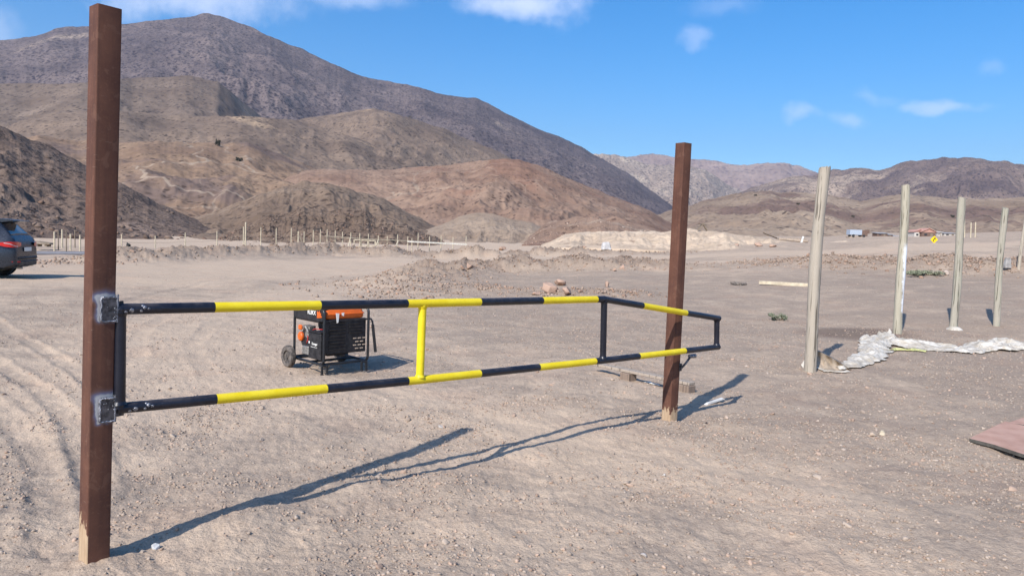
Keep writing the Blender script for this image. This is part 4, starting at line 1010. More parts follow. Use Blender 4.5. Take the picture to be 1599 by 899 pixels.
for key, mm, n, s0, s1, lab in (('hill13', M_rocks, 7000, .10, .85, 'dark boulders strewn over the rocky slope on the left'), ('hill18', M_rocks, 3000, .08, .50, 'rocks strewn over the brown knoll'), ('hill16', M_redrock, 500, .08, .45, 'red rocks on the low ridge at mid distance')):
    V, az = HV[key]; nt = V.shape[0]; ti = rng.randint(5, int(nt * .78), n); ai = rng.randint(1, V.shape[1] - 1, n); p = V[ti, ai]
    if key == 'hill13':
        keep = rng.uniform(0, 1, n) < np.clip(1.15 - ti / (nt * .36), .04, 1)
        p = p[keep]
    s = s0 + (s1 - s0) * rng.uniform(0, 1, len(p)) ** 8
    scatter('boulders', p[:, 0], p[:, 1], p[:, 2], s, mm, 1, 60 + len(key) + n, lab, 'boulders', sink=.3)
# scrub dots as real bushes on the nearer slopes are part of their material; the single ones below are things
def rock(px, py, wpx, label, mm, seed, flat=.7, group=None, dpx=0, name='rock'):
    p = G(px, py); dd = p.y; s = wpx / FPX * dd / 2; V, F = rock_shape(3, seed, 12, flat); V = V * s
    V += (s * .05) * np.stack([fbm(V[:, 0] / s * 3 + i, V[:, 1] / s * 3 + V[:, 2] / s * 3, 3, seed + i) for i in range(3)], 1)
    o = link(name, np_mesh(name, V, F), mm, None, (p.x, p.y, gz(p.x, p.y) + s * flat * .55)); o.rotation_euler = (0, 0, seed); tag(o, label, 'rock', group); return o
rock(858, 458, 34, 'largest pinkish boulder in the pile left of the gate corner', M_redrock, 7, .75)
rock(885, 460, 26, 'pinkish boulder touching the right side of the largest one', M_redrock, 8, .7)
rock(873, 446, 26, 'flat topped pinkish boulder behind the two front boulders', M_redrock, 9, .6)
rock(836, 461, 17, 'small pinkish stone left of the boulder pile', M_redrock, 10, .5)
rock(906, 459, 13, 'small reddish stone right of the boulder pile', M_redrock, 11, .6)
rock(948, 448, 13, 'upright reddish stone standing above the gate corner', M_redrock, 12, 1.2)
rock(734, 420, 19, 'rounded boulder on top of the middle rubble bank', M_rubble, 13, .7)
rock(722, 423, 13, 'smaller stone left of the rounded boulder on the bank', M_rubble, 14, .7)
rock(972, 420, 13, 'square boulder on the right half of the middle bank', M_redrock, 15, .8)
rock(960, 423, 9, 'small stone beside the square boulder on the bank', M_rubble, 16, .7)
rock(784, 391, 17, 'dark boulder on the far roadside rubble', M_rubble, 17, .6)
rock(1268, 447, 9, 'dark stone at the foot of the far plank', simple('dark_stone', (.10, .075, .06), .9), 18, .8)
rock(1263, 402, 12, 'dark rock on the left end of the right rubble bank', M_rubble, 19, .9)
rock(244, 858, 17, 'pale bluish angular stone near the shadow at the left post', simple('pale_stone', (.52, .51, .49), .85), 20, .7)
rock(222, 862, 12, 'rounded tan stone left of the pale angular stone', simple('tan_stone', (.42, .34, .27), .9), 21, .7)
rock(690, 666, 13, 'lone pale stone left of centre above the long shadow', simple('pale_stone', (.50, .44, .38), .9), 22, .7)
rock(408, 690, 11, 'lone tan stone below the bottom rail', simple('tan_stone', (.45, .36, .29), .9), 23, .6)
rock(1364, 682, 13, 'left one of two tan stones on the right foreground gravel', simple('tan_stone', (.45, .35, .26), .9), 24, .75)
rock(1377, 681, 12, 'right one of two tan stones on the right foreground gravel', simple('tan_stone', (.50, .42, .30), .9), 25, .75)
rock(1134, 653, 10, 'small tan stone right of the right gate post', simple('tan_stone', (.45, .34, .26), .9), 26, .75)
rock(1103, 664, 7, 'small dark stone right of the right gate post foot', simple('dark_stone', (.07, .055, .05), .9), 27, .8)
rock(1006, 872, 13, 'flat pale stone at the bottom edge right of centre', simple('pale_stone', (.48, .42, .37), .9), 28, .5)
rock(712, 886, 9, 'dark pebble near the bottom edge left of centre', simple('dark_stone', (.12, .10, .09), .9), 29, .7)
rock(1037, 745, 10, 'pale pebble below the right gate post', simple('pale_stone', (.55, .49, .43), .9), 30, .6)
rock(200, 385, 12, 'black lump on the bank just right of the tall left post', simple('dark_stone', (.02, .02, .02), .7), 31, .7)
rock(1460, 429, 24, 'flat pale rock beside the low green shrub on the right', simple('pale_stone', (.45, .36, .29), .9), 32, .4)
rock(1478, 430, 13, 'rounded pale rock at the right end of the low green shrub', simple('pale_stone', (.47, .38, .31), .9), 33, .7)

# ------------------------------------------------------------------ shrubs
def leaf_mat(name, a, b):
    mm, t = mat(name); g = t.n('ShaderNodeNewGeometry').outputs['Random Per Island']; finish(t, t.mix(g, a, b), .8, spec=.2); return mm
M_leaf = leaf_mat('grey_green_leaves', (.12, .13, .075), (.29, .30, .20)); M_leafd = leaf_mat('dark_leaves', (.04, .04, .028), (.10, .09, .06)); M_twig = simple('dry_twig', (.20, .15, .10), .9)
def shrub(px, py, wpx, hpx, label, mm, seed, n=700, leaf=.02, name='shrub', pos=None, size=None):
    p = pos or G(px, py); dd = p.y; hx = size[0] if size else wpx / FPX * dd / 2; hz_ = size[1] if size else hpx / FPX * dd; rng_ = random.Random(seed)
    e = empty(name, (p.x, p.y, gz(p.x, p.y) if pos is None else p.z)); tag(e, label, 'shrub'); tw = MB()
    cl = [(rng_.uniform(-1, 1), rng_.uniform(-1, 1), rng_.uniform(.3, 1), rng_.uniform(.25, .5)) for _ in range(14)]
    for (a, b_, c, d_) in cl: tw.tube([(a * hx * .2, b_ * hx * .1, 0), (a * hx * .5, b_ * hx * .3, c * hz_ * .4), (a * hx * .8, b_ * hx * .55, c * hz_ * .8)], [hz_ * .02 + .002, hz_ * .015 + .001, .001], 5)
    tw.build('stems', M_twig, e); lf = MB()
    for _ in range(n):
        a, b_, c, d_ = rng_.choice(cl); o_ = Vector((rng_.gauss(0, 1), rng_.gauss(0, 1), rng_.gauss(0, 1))).normalized() * d_ * rng_.random() ** .4
        c0 = Vector((a * hx * .8 + o_.x * hx * .7, b_ * hx * .55 + o_.y * hx * .6, max(.01, c * hz_ * .7 + o_.z * hz_ * .7)))
        t1 = Vector((rng_.gauss(0, 1), rng_.gauss(0, 1), rng_.gauss(0, 1))).normalized() * leaf; t2 = t1.orthogonal().normalized() * leaf * .45
        lf.add([c0 - t1, c0 + t2, c0 + t1, c0 - t2], [(0, 1, 2, 3)])
    lf.build('foliage', mm, e); return e
shrub(1215, 500, 34, 13, 'small grey-green tuft on the gravel between the right gate post and nearest fence post', M_leaf, 1, 900, .018)
shrub(1436, 431, 62, 11, 'low spreading green shrub between the second and third fence posts', M_leaf, 2, 1500, .04)
shrub(1150, 445, 36, 6, 'flat dry grey shrub behind the right gate post', leaf_mat('dry_leaves', (.20, .16, .13), (.36, .31, .26)), 3, 500, .03)
def on_hill(key, px, py):
    V, az = HV[key]; best_ = None; d = ray(px, py); a0 = math.atan2(d[0], d[1]); i = int(np.argmin(abs(az - a0))); col_ = V[:, i]; el = (col_[:, 2] - EYE) / np.hypot(col_[:, 0], col_[:, 1]); te = d[2] / math.hypot(d[0], d[1])
    j = int(np.argmax(el >= te)) or int(np.argmax(el)); return Vector(col_[j])
p = on_hill('hill11', 341, 228); shrub(0, 0, 0, 0, 'dark solitary bush on the crest of the tan hill', M_leafd, 5, 500, .35, pos=p, size=(1.6, 4.2))
for k, (x, y, s_, lab) in enumerate(((373, 252, 3.2, 'dark bush below the solitary one on the tan hill'), (640, 168, 6, 'dark bush near the top of the brown foothill'), (1180, 306, 2.6, 'bush near the rounded top of the right foothill'), (1246, 320, 3, 'bush on the right foothill just left of the nearest fence post'),
                                 (1332, 340, 3, 'bush on the right foothill above the blue-white trailer'), (1487, 340, 3.6, 'dark bush on the slope left of the greenish post'))):
    key = 'hill11' if k == 0 else 'hill8' if k == 1 else 'hill10'
    p = on_hill(key, x, y); shrub(0, 0, 0, 0, lab, M_leafd, 20 + k, 260, .4, pos=p, size=(s_ * .6, s_ * .7))

# ------------------------------------------------------------------ the far building site on the left
def stake(px, pyb, pyt, dist, w_=.07, mm=M_woodf, name='site_post', label=None, grp='thin wooden posts of the far fence', lean=0):
    q = MB(); b_ = Gd(px, dist); h = max(.3, (D(px, pyt, b_.y).z - b_.z)); q.tube([(0, 0, -.2), (lean * .5, 0, h * .5), (lean, 0, h)], [w_ * .5, w_ * .5, w_ * .46], 7)
    o = q.build(name, mm, None, b_, smooth=50); tag(o, label, 'post', grp); return o
M_dk = simple('dark_lumber', (.22, .17, .12), .9, .2, 6)
def fd(px): return 42 + max(0, px - 80) * .033
left1 = [(84.8, 361.5), (91, 360), (97, 358), (103.5, 360), (110, 365), (117, 359), (125, 367)]
for k, (x, yt) in enumerate(left1):
    stake(x, 390, yt, 40 + (k % 3) * 1.5, .09 if k % 2 == 0 else .06, M_woodf if k % 2 == 0 else M_dk, label='thin post in the cluster between the car and the tall left gate post', grp='post cluster by the grey pipe')
row = [(190, 366), (242.6, 368), (289.5, 363), (339, 361), (407.5, 355), (431.5, 356), (455, 356), (475, 361), (489.4, 359), (500.4, 358), (511, 358), (523.6, 360), (535, 362), (548, 363), (562, 364), (575.4, 365), (591, 368), (605, 369), (621, 366),
       (637, 369), (643.5, 372), (653, 364), (671, 369), (689, 368), (707.6, 370.5), (728, 368)]
for (x, yt) in row: stake(x, 386, yt, fd(x) + 3, .075, label='thin wooden post in the long far fence row', grp='thin wooden posts of the far fence')
stake(383.6, 388, 347, 49, .10, label='tallest of the thin far posts, rising well above its row', grp='thin wooden posts of the far fence')
stake(380.4, 380, 354, 56, .09, label='far post standing close behind the tallest one', grp='thin wooden posts of the far fence')
stake(466, 386, 361, 52, .10, label='thicker pale far post with a dark strut leaning beside it', grp='thin wooden posts of the far fence')
def bar(p0, p1, w_, mm, name, label, cat, grp=None):
    q = MB(); c = (p0 + p1) / 2; q.tube([p0 - c, p1 - c], w_ / 2 * 1.2, 4, sq=True); o = q.build(name, mm, None, c); tag(o, label, cat, grp); return o
bar(D(468, 369, 51), D(475, 386, 50), .08, M_dk, 'leaning_strut', 'dark strut leaning to the right from the thicker far post', 'strut')
bar(D(547, 371.5, 56), D(544, 385, 55.5), .07, M_woodf, 'leaning_strut', 'pale strut leaning against the far fence, left of the timber frames', 'strut')
bar(D(591, 374, 57), D(587, 384, 56.5), .07, M_woodf, 'leaning_strut', 'pale strut leaning at the right end of the timber frames', 'strut')
bar(D(622, 376, 58), D(616.5, 387, 57), .07, M_woodf, 'leaning_strut', 'pale strut leaning right of the timber frames, alone', 'strut')
rl = [(508, 368.5), (549, 371.5), (591, 374), (639, 376)]
for k in range(3): bar(D(rl[k][0], rl[k][1], fd(rl[k][0]) + 2.9), D(rl[k + 1][0], rl[k + 1][1], fd(rl[k + 1][0]) + 2.9), .06, M_woodf, 'fence_rail', ['left', 'middle', 'right'][k] + ' length of the thin sloping rail on the far fence', 'rail')
bar(D(637, 377, 63), D(728.5, 381.5, 66), .15, simple('bright_board', (.80, .73, .60), .8), 'white_rail', 'bright thick board running along the right end of the far fence', 'rail')
for k, (x0, x1, y0, y1) in enumerate(((553, 563.5, 374.5, 385), (564, 574.5, 375, 383.5), (575.5, 586, 375.5, 384))):
    q = MB(); d_ = 57.5; P = [D(x0, y0, d_), D(x1, y0, d_), D(x1, y1, d_), D(x0, y1, d_)]; c = sum(P, Vector()) / 4
    for i in range(4): q.tube([P[i] - c, P[(i + 1) % 4] - c], .05, 4, sq=True)
    o = q.build('timber_frame', M_woodf, None, c); tag(o, ['left', 'middle', 'right'][k] + ' one of three small rectangular timber frames by the far fence', 'frame', 'timber frames by the far fence')
# wire between the first posts
q = MB(); pr = None
W_ = [(190, 378), (242.6, 379), (289.5, 377), (339, 376), (407.5, 374)]
for (a, ya), (b_, yb) in zip(W_[:-1], W_[1:]): q.tube([D(a, ya, fd(a) + 3), D((a + b_) / 2, (ya + yb) / 2 + .6, (fd(a) + fd(b_)) / 2 + 3), D(b_, yb, fd(b_) + 3)], .008, 4)
o = q.build('fence_wire', M_dk); tag(o, 'thin wire strung between the leftmost far fence posts', 'wire')
# grey pipe beside the car
p0 = D(15, 395.5, 36); p1 = D(158, 396.5, 36.6)
q = MB(); v = p1 - p0; q.tube([(0, 0, 0)] + [tuple(v * f) for f in (.25, .5, .75, 1)], .115, 16); q.tube([tuple(v), tuple(v * .985)], .10, 16)
o = q.build('grey_pipe', simple('grey_plastic_pipe', (.13, .13, .15), .55, .12, 3), None, p0, smooth=40); tag(o, 'long grey pipe lying on the bank between the car and the left post', 'pipe')
p = Gd(66, 41); q = MB(); q.box((0, 0, .12), (1.1, .5, .06), bev=.01); q.box((.1, .1, .2), (.8, .4, .04), rot=Euler((0, R(6), 0)), bev=.01); q.box((-.2, 0, .03), (.12, .4, .12)); q.box((.3, 0, .03), (.12, .4, .12))
o = q.build('board_stack', M_dk, None, p + Vector((0, 0, .25))); tag(o, 'low stack of dark boards on the bank right of the car', 'boards')

# ------------------------------------------------------------------ car
M_car = simple('grey_car_paint', (.045, .052, .066), .28, .06, 3, .55, .5, .02, .001)
M_trim = simple('black_trim', (.018, .018, .02), .55, .2, 10, dust=.15)
mm, t = mat('car_glass'); finish(t, (.012, .017, .028, 1), .06, spec=.8); M_cglass = mm
mm, t = mat('red_lens'); finish(t, (.55, .012, .012, 1), .18, spec=.6, coat=.5); M_red = mm
mm, t = mat('clear_lens'); finish(t, (.62, .60, .60, 1), .18, spec=.6); M_clear = mm
cp = G(4, 431); CH = R(180 + 15)
car = empty('parked_car', (0, 0, 0), CH); car_x0 = D(43, 400, cp.y - .3)
fwd = Vector((math.cos(CH), math.sin(CH), 0))
car.location = Vector((car_x0.x, car_x0.y, gz(cp.x, cp.y)))
tag(car, 'dark grey estate car at the left edge with its red tail lamp showing', 'car')
#  x forward from the tail, top height, half width, belt height
ST = [(0.00, .66, .70, .62), (0.015, .80, .78, .78), (.04, .98, .82, .92), (.08, 1.08, .845, 1.0), (.16, 1.18, .865, 1.02), (.30, 1.36, .885, 1.02), (.42, 1.50, .895, 1.02), (.52, 1.585, .90, 1.02), (.75, 1.62, .912, 1.01), (1.2, 1.65, .92, 1.0), (1.9, 1.66, .92, .98),
      (2.4, 1.61, .92, .96), (2.8, 1.47, .92, .95), (3.15, 1.22, .915, .95), (3.35, 1.06, .91, .94), (3.8, .97, .89, .88), (4.15, .88, .84, .80), (4.32, .76, .78, .70), (4.38, .62, .70, .58)]
def car_sec(x):
    xs = [s_[0] for s_ in ST]; zt = np.interp(x, xs, [s_[1] for s_ in ST]); w_ = np.interp(x, xs, [s_[2] for s_ in ST]); bz = np.interp(x, xs, [s_[3] for s_ in ST])
    lo = .28 + .10 * max(0, 1 - x / .35) + .10 * max(0, (x - 4.0) / .38)
    gh = max(0.0, min(1, (zt - bz) / .45)); rw = w_ * (.94 - .20 * gh)
    return [(w_ * .80, lo - .03), (w_ * .965, lo + .03), (w_ * 1.0, lo + .22), (w_ * .99, lo + .42 if lo + .42 < bz - .05 else (lo + bz) / 2 + .05), (w_ * .965, bz - .03), (w_ * .945, bz), (rw + (w_ * .945 - rw) * .5, bz + (zt - bz) * .48), (rw, zt - (zt - bz) * .12), (rw * .86, zt - .02 * gh), (rw * .5, zt), (0, zt + .012 * gh)]
q = MB(); xs_ = []
for a, b_ in zip(ST[:-1], ST[1:]): xs_ += [a[0], (a[0] + b_[0]) / 2]
xs_.append(ST[-1][0]); np_ = 11
for x in xs_:
    s_ = car_sec(x); ring = [(x, y, z) for y, z in s_] + [(x, -y, z) for y, z in s_[:-1][::-1]]; q.v += ring
n = 21
for i in range(len(xs_) - 1):
    for j in range(n): q.f.append((i * n + j, i * n + (j + 1) % n, (i + 1) * n + (j + 1) % n, (i + 1) * n + j)); q.m.append(0)
q.f.append(tuple(range(n))); q.m.append(0); q.f.append(tuple((len(xs_) - 1) * n + j for j in range(n))); q.m.append(0)
body = q.build('body', M_car, car, smooth=40)
def car_patch(name, mm_, x0, x1, k0, k1, side, off=.008, nx=8, shrink=None, fr=(0, 1)):
    """a skin panel between section points k0..k1 (side +1 left, -1 right, 0 across)"""
    q = MB(); rows = []
    for x in np.linspace(x0, x1, nx):
        s_ = car_sec(x); lst = [Vector((x, y, z)) for y, z in s_[k0:k1 + 1]]
        a_, b_ = lst[0], lst[-1]; lst[0] = a_.lerp(lst[1], fr[0]); lst[-1] = lst[-2].lerp(b_, fr[1])
        if side == 0:
            lst = lst + [Vector((v.x, -v.y, v.z)) for v in lst[::-1] if abs(v.y) > 1e-6]
        elif side < 0: lst = [Vector((v.x, -v.y, v.z)) for v in lst]
        rows.append(lst)
    m_ = len(rows[0]); c = sum((v for r0 in rows for v in r0), Vector()) / (m_ * nx)
    for i, r0 in enumerate(rows):
        for j, v in enumerate(r0):
            i0, i1 = max(i - 1, 0), min(i + 1, nx - 1); j0, j1 = max(j - 1, 0), min(j + 1, m_ - 1)
            nrm = (rows[i1][j] - rows[i0][j]).cross(rows[i][j1] - rows[i][j0]); nrm.normalize()
            if nrm.dot(v - Vector((2.2, 0, .8))) < 0: nrm = -nrm
            q.v.append(tuple(v + nrm * off))
    for i in range(nx - 1):
        for j in range(m_ - 1): q.f.append((i * m_ + j, i * m_ + j + 1, (i + 1) * m_ + j + 1, (i + 1) * m_ + j)); q.m.append(0)
    o = q.build(name, mm_, car, smooth=50); so = o.modifiers.new('t', 'SOLIDIFY'); so.thickness = .006; return o
car_patch('rear_window', M_cglass, .17, .46, 7, 10, 0, fr=(.25, 1))
car_patch('windscreen', M_cglass, 2.75, 3.28, 7, 10, 0, fr=(.2, 1))
for sd_ in (1, -1):
    car_patch('side_window', M_cglass, .52, .98, 5, 7, sd_, fr=(.15, .85)); car_patch('side_window', M_cglass, 1.04, 1.86, 5, 7, sd_, fr=(.12, .85)); car_patch('side_window', M_cglass, 1.94, 2.75, 5, 7, sd_, fr=(.12, .85))
    car_patch('sill_trim', M_trim, .06, 4.3, 0, 1, sd_, .006, 20)
    # tail lamp wrapping round the corner
    q = MB(); plan = [(.50, .918), (.36, .912), (.22, .90), (.12, .88), (.065, .84), (.035, .79), (.018, .72), (.005, .60), (.0, .48)]; zz = [(.945, .955), (.90, .985), (.87, 1.0), (.86, 1.01), (.855, 1.012), (.86, 1.012), (.865, 1.01), (.875, 1.0), (.90, .985)]
    for (x, y), (z0, z1) in zip(plan, zz):
        for z in (z0, (z0 + z1) / 2, z1): q.v.append((x - .012, sd_ * (y + .012), z))
        for z in (z1, z0): q.v.append((x + .05, sd_ * (y - .05), z))
    for i in range(len(plan) - 1):
        for j in range(5): q.f.append((i * 5 + j, i * 5 + (j + 1) % 5, (i + 1) * 5 + (j + 1) % 5, (i + 1) * 5 + j)); q.m.append(0)
    lamp = q.build('tail_lamp', M_red, car, smooth=40)
    q = MB(); q.tube([(.26, sd_ * .918, .975), (.12, sd_ * .90, .95), (.03, sd_ * .82, .90), (.0, sd_ * .70, .885)], .010, 6); q.build('lamp_strip', M_clear, lamp, smooth=50)
    q = MB(); q.box((.04, sd_ * .73, .47), (.05, .24, .035), rot=Euler((0, 0, R(-sd_ * 35))), bev=.008); q.build('reflector', M_red, car)
    q = MB(); q.box((4.22, sd_ * .66, .72), (.14, .36, .11), rot=Euler((0, 0, R(-sd_ * 25))), bev=.03); q.build('headlight', M_clear, car, smooth=40)
    q = MB(); q.box((3.0, sd_ * 1.0, 1.03), (.12, .18, .13), bev=.03); q.tube([(3.0, sd_ * .86, .98), (3.0, sd_ * .96, 1.0)], .02, 8); q.build('mirror', M_car, car, smooth=40)
    for xw in (.92, 3.52):
        q = MB(); c = Vector((xw, sd_ * .80, .33)); q.lathe([(.20, -.11), (.29, -.115), (.325, -.09), (.33, -.05), (.33, .05), (.325, .09), (.29, .115), (.20, .11)], c, (0, 1, 0), 36)
        wh = q.build('wheel', M_trim, car, smooth=40)
        q = MB(); q.lathe([(.0, .10), (.05, .10), (.07, .07), (.17, .05), (.20, .10), (.205, .11), (.21, .0), (.0, 0)], c, (0, sd_, 0), 30)
        for k in range(5): a_ = R(72 * k); q.box(c + Vector((math.cos(a_) * .12, sd_ * .085, math.sin(a_) * .12)), (.17, .03, .04), rot=Euler((0, -a_, 0)), bev=.008)
        q.build('rim', M_alu, wh, smooth=40)
        q = MB(); pts = [(xw + .385 * math.cos(R(a_)), sd_ * .908, .33 + .385 * math.sin(R(a_))) for a_ in range(-12, 193, 12)]; q.tube(pts, .03, 8); q.lathe([(.0, 0), (.37, 0)], (xw, sd_ * .912, .345), (0, sd_, 0), 30); q.build('wheel_arch', M_trim, car, smooth=50)
q = MB(); q.prism([(.16, 1.60), (.60, 1.635), (.62, 1.60), (.42, 1.53), (.14, 1.585)], -.60, .60, Matrix(((1, 0, 0, 0), (0, 0, 1, 0), (0, 1, 0, 0), (0, 0, 0, 1)))); q.build('spoiler', M_car, car, smooth=30)
q = MB(); q.box((.02, 0, .42), (.10, 1.30, .16), bev=.03); q.box((.0, 0, .56), (.06, 1.42, .08), bev=.03); q.build('bumper', M_trim, car, smooth=40)
q = MB(); q.box((-.012, 0, .80), (.012, .52, .11), bev=.003); q.build('number_plate', M_white, car)
q = MB(); q.tube([(.1, .50, .30), (-.04, .50, .30)], .035, 12); q.build('exhaust', M_alu, car, smooth=40)

# ------------------------------------------------------------------ mid distance: bank debris, sign, settlement
cb = G(946, 391); q = MB(); q.box((0, 0, .33), (.75, .5, .66), rot=Euler((0, R(-6), R(20))), bev=.10, taper=.78); q.box((-.28, -.1, .12), (.2, .3, .2), bev=.03); q.box((.3, -.1, .1), (.22, .3, .18), bev=.03)
o = q.build('concrete_block', simple('pale_concrete', (.50, .47, .44), .9, .15, 4), None, cb, smooth=35); tag(o, 'pale grey concrete block beside the road left of the right gate post', 'block')
def bank(px, py): return on_hill('sand_bank17', px, py)
p = bank(1097, 357); q = MB(); q.box((-.25, 0, .45), (.9, .6, .07), rot=Euler((0, R(-50), 0))); q.box((.3, 0, .4), (.9, .5, .07), rot=Euler((0, R(55), 0))); q.box((0, 0, .72), (1.1, .3, .05), rot=Euler((0, R(8), R(20)))); q.tube([(-.5, -.3, 0), (.1, -.3, .9)], .03, 5); q.tube([(.5, -.3, 0), (-.1, -.3, .85)], .03, 5)
o = q.build('board_debris', M_dk, None, p); tag(o, 'leaning heap of dark broken boards on top of the sand bank', 'debris')
p = bank(1204, 368); q = MB(); q.box((0, 0, .32), (1.9, .8, .09), rot=Euler((0, R(20), R(-8))), bev=.02); o = q.build('tilted_slab', simple('brown_slab', (.17, .13, .10), .9), None, p); tag(o, 'tilted dark slab sticking out of the sand bank', 'slab')
p = bank(1237, 378); q = MB(); q.box((0, 0, .25), (3.2, .9, .28), rot=Euler((0, R(3), R(-5))), bev=.05); q.box((.5, .05, .42), (2.1, .7, .1), rot=Euler((0, R(2), 0)), bev=.03)
o = q.build('concrete_slab', simple('sandy_concrete', (.38, .30, .23), .9, .2, 3), None, p); tag(o, 'long sandy concrete slab lying right of the tilted dark slab', 'slab')
p = bank(1252, 382); q = MB(); q.box((0, 0, .35), (.14, .14, .9), rot=Euler((0, R(14), 0)), bev=.02); o = q.build('white_stub', M_white, None, p); tag(o, 'short white stub leaning at the end of the concrete slab', 'stub')
for k, (x, y, w_) in enumerate(((1120, 388, 14), (1150, 386, 18), (1185, 385, 16), (1205, 386, 14), (1090, 389, 10), (912, 388, 10))):
    rock(x, y, w_, ['sandy boulder at the foot of the sand bank right of the gate post', 'wide sandy boulder in the middle of the bank foot', 'sandy boulder below the concrete slab', 'last sandy boulder at the right end of the bank foot', 'small sandy boulder close right of the right gate post', 'small dark rock left of the concrete block'][k], M_redrock if k != 5 else M_rubble, 60 + k, .5)
# road sign
sgp = G(1457, 386); dist_ = min(sgp.y, 75.0); b_ = Gd(1457, 70); c_ = D(1457.5, 374, b_.y)
sg = empty('road_sign', b_); tag(sg, 'yellow diamond road sign with a black curved arrow beside the far road', 'sign')
q = MB(); q.tube([(0, .03, -.2), (0, .03, c_.z - b_.z)], .03, 8); q.build('sign_pole', M_alu, sg, smooth=50)
q = MB(); s_ = .36; Mx = Matrix.Translation((0, 0, c_.z - b_.z)) @ Euler((R(90), 0, 0)).to_matrix().to_4x4()
q.prism([(0, -s_), (s_, 0), (0, s_), (-s_, 0)], -.01, .012, Mx); pnl = q.build('sign_panel', simple('sign_yellow', (.85, .58, .01), .4, .05), sg)
q = MB(); q.prism([(-.10, -.2), (-.03, -.2), (-.03, -.02), (.06, .05), (.10, .0), (.14, .18), (-.04, .16), (.01, .10), (-.10, .01)], .012, .016, Mx); q.build('arrow_symbol', M_black, pnl)
# trailer, houses, sheds
def place(px, py, dist): b__ = Gd(px, dist); b__.z = D(px, py, b__.y).z; return b__
def base(name, pos, label, cat, grp=None, rz=0): e = empty(name, pos, rz); tag(e, label, cat, grp); return e
M_bl = simple('pale_blue_panel', (.38, .43, .50), .6, .08); M_wallw = simple('white_wall', (.52, .48, .43), .85, .12); M_wallb = simple('brown_wall', (.16, .10, .075), .9, .2); M_roofr = simple('faded_red_roof', (.48, .26, .20), .8, .15, 2); M_roofg = simple('grey_roof', (.33, .32, .32), .7, .2, 2); M_win = simple('dark_window', (.03, .03, .035), .3)
def footing(e, hx, hy, pos):       # foundation down to the soil
    q = MB(); q.box((0, 0, -1.4), (hx * 2, hy * 2, 2.8)); q.build('footing', simple('earth_footing', (.33, .26, .20), .95), e)
p = place(1336, 369.5, 170); e = base('box_trailer', p, 'pale blue box trailer with a brown tail section below the right foothill', 'trailer')
q = MB(); q.box((-.6, 0, .95), (2.7, 2.0, 1.15), bev=.04); q.build('box_body', M_bl, e); q = MB(); q.box((1.4, 0, .8), (1.3, 1.9, 1.3), bev=.04); q.box((2.3, 0, 1.2), (.4, 1.6, .9), bev=.04); q.build('tail_section', M_wallb, e)
for x in (-1.2, 1.2):
    for y in (-.95, .95): q = MB(); q.cyl((x, y - .1, .2), (x, y + .1, .2), .3, 16); q.build('wheel', M_trim, e)
footing(e, 2, .9, p)
def house(px, py, dist, w_, h, d_, wall, roof, label, gable=True, name='house', cat='house', grp=None, rz=0.0, rise=.9):
    p = place(px, py, dist); e = base(name, p, label, cat, grp, rz); q = MB(); q.box((0, 0, h / 2), (w_, d_, h)); q.build('wall', wall, e)
    q = MB(); o_ = .25
    if gable:
        q.prism([(-w_ / 2 - o_, h + .01), (0, h + rise), (w_ / 2 + o_, h + .01), (w_ / 2 + o_, h + .10), (0, h + rise + .13), (-w_ / 2 - o_, h + .10)], -d_ / 2 - o_, d_ / 2 + o_, Matrix(((1, 0, 0, 0), (0, 0, 1, 0), (0, 1, 0, 0), (0, 0, 0, 1))))
        q.prism([(-w_ / 2, h), (0, h + rise - .02), (w_ / 2, h)], -d_ / 2, d_ / 2, Matrix(((1, 0, 0, 0), (0, 0, 1, 0), (0, 1, 0, 0), (0, 0, 0, 1))))
    else: q.box((0, 0, h + .06), (w_ + o_ * 2, d_ + o_ * 2, .1), rot=Euler((R(5), 0, 0)))
    q.build('roof', roof, e)
    q = MB(); q.box((-w_ * .22, -d_ / 2 - .01, h * .55), (w_ * .2, .06, h * .35)); q.build('window', M_win, e); q = MB(); q.box((w_ * .2, -d_ / 2 - .01, h * .4), (w_ * .18, .06, h * .78)); q.build('door', M_dk, e)
    footing(e, w_ / 2 - .02, d_ / 2 - .02, p); return e
house(1427, 371, 185, 2.6, 1.3, 4, M_wallw, M_roofr, 'white-walled low house with a faded red roof left of the yellow sign', rise=.6)
house(1441, 371, 184, 3.4, 1.3, 4, M_wallb, M_roofr, 'brown gabled house joined to the right of the white-walled one', rise=.9)
for k, (x, y, w_, h, wl_, rf, lab) in enumerate(((1372, 369, 2.6, .8, M_wallb, M_roofg, 'low grey-roofed shed furthest left in the far settlement'), (1381, 371, 2.4, .8, M_wallb, M_roofg, 'second low shed from the left in the far settlement'), (1391, 374, 1.6, .9, M_wallw, M_roofg, 'small white shed left of the whitewashed fence post'),
                                 (1398, 374, 1.3, .8, M_wallw, M_wallw, 'tiny white hut touching the left edge of the whitewashed fence post'), (1461, 369.5, 1.1, 1.2, M_wallw, M_wallw, 'small bright white hut right above the yellow sign'), (1477, 369.5, 3.2, .9, M_wallw, M_roofg, 'long low white shed right of the yellow sign'), (1490, 370, 1.6, .8, M_wallw, M_wallw, 'white hut half hidden by the greenish fence post'))):
    house(x, y, 186 + k, w_, h, 2.5, wl_, rf, lab, False, 'shed', 'shed', 'sheds of the far settlement')
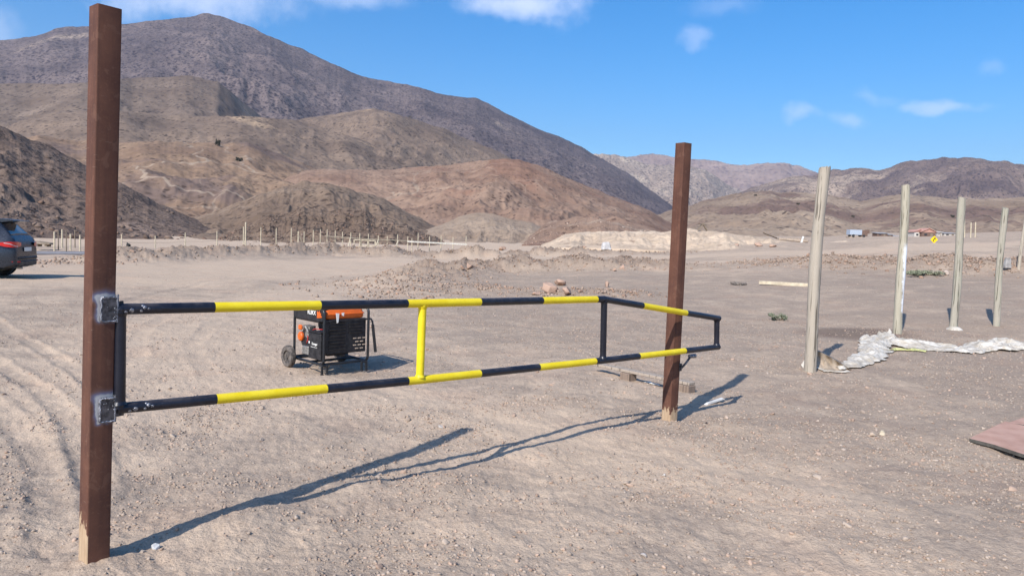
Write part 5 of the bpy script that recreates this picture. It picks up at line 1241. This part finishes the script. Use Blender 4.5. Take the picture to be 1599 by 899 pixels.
for k, (xb, xt, yb, yt, lab) in enumerate(((1504.5, 1506, 371, 341, 'pale far pole just right of the greenish fence post'), (1514, 1516.5, 377, 347.5, 'middle one of three far pale poles'), (1521, 1523.5, 378, 347, 'rightmost of three far pale poles'))):
    b_ = place(xb, yb + 3, 120); t_ = D(xt, yt, b_.y); q = MB(); q.tube([(0, 0, -1)] + [tuple((t_ - b_) * f) for f in (.5, 1)], [.11, .10, .085], 8); o = q.build('pale_pole', M_woodf, None, b_, smooth=50); tag(o, lab, 'pole', 'pale poles by the far settlement')
rngp = random.Random(3)
for k in range(22):
    x = 1500 + k * 3.15; yb = 375.5 + k * .33; b_ = place(x, yb, 150 - k * 1.3); q = MB(); h = rngp.uniform(.75, 1.05); q.tube([(0, 0, -1.2), (0, 0, h)], .10, 6); o = q.build('picket', M_woodf, None, b_); tag(o, 'short pale picket of the far roadside fence on the right', 'picket', 'pickets of the far roadside fence')
p = place(1575, 382, 120); e = base('yellowish_hut', p, 'low cream hut at the right end of the far picket fence', 'hut'); q = MB(); q.box((0, 0, .35), (1.9, 1.4, 1.0), bev=.03); q.build('wall', simple('cream_wall', (.62, .52, .30), .8), e); q = MB(); q.box((-.2, 0, .9), (2.3, 1.7, .1), rot=Euler((0, R(6), 0))); q.build('roof', M_wallw, e); footing(e, .9, .65, p)
p = place(1588, 377, 150); e = base('white_shed', p, 'flat white shed roof beyond the cream hut', 'shed'); q = MB(); q.box((0, 0, .2), (1.8, 1.4, .5), bev=.02); q.build('wall', M_wallw, e); q = MB(); q.box((0, 0, .5), (2.2, 1.7, .1)); q.build('roof', M_wallw, e); footing(e, .8, .6, p)

# ------------------------------------------------------------------ haze
mm, t = mat('haze_air'); vol = t.n('ShaderNodeVolumePrincipled', {'Color': (.78, .86, 1.0, 1), 'Density': HAZE_D, 'Anisotropy': .2})
t.n('ShaderNodeOutputMaterial', {1: vol.outputs[0]})
q = MB(); q.box((0, 3500, 700), (20000, 12500, 1420 + 20)); o = q.build('haze', mm); tag(o, kind='stuff')
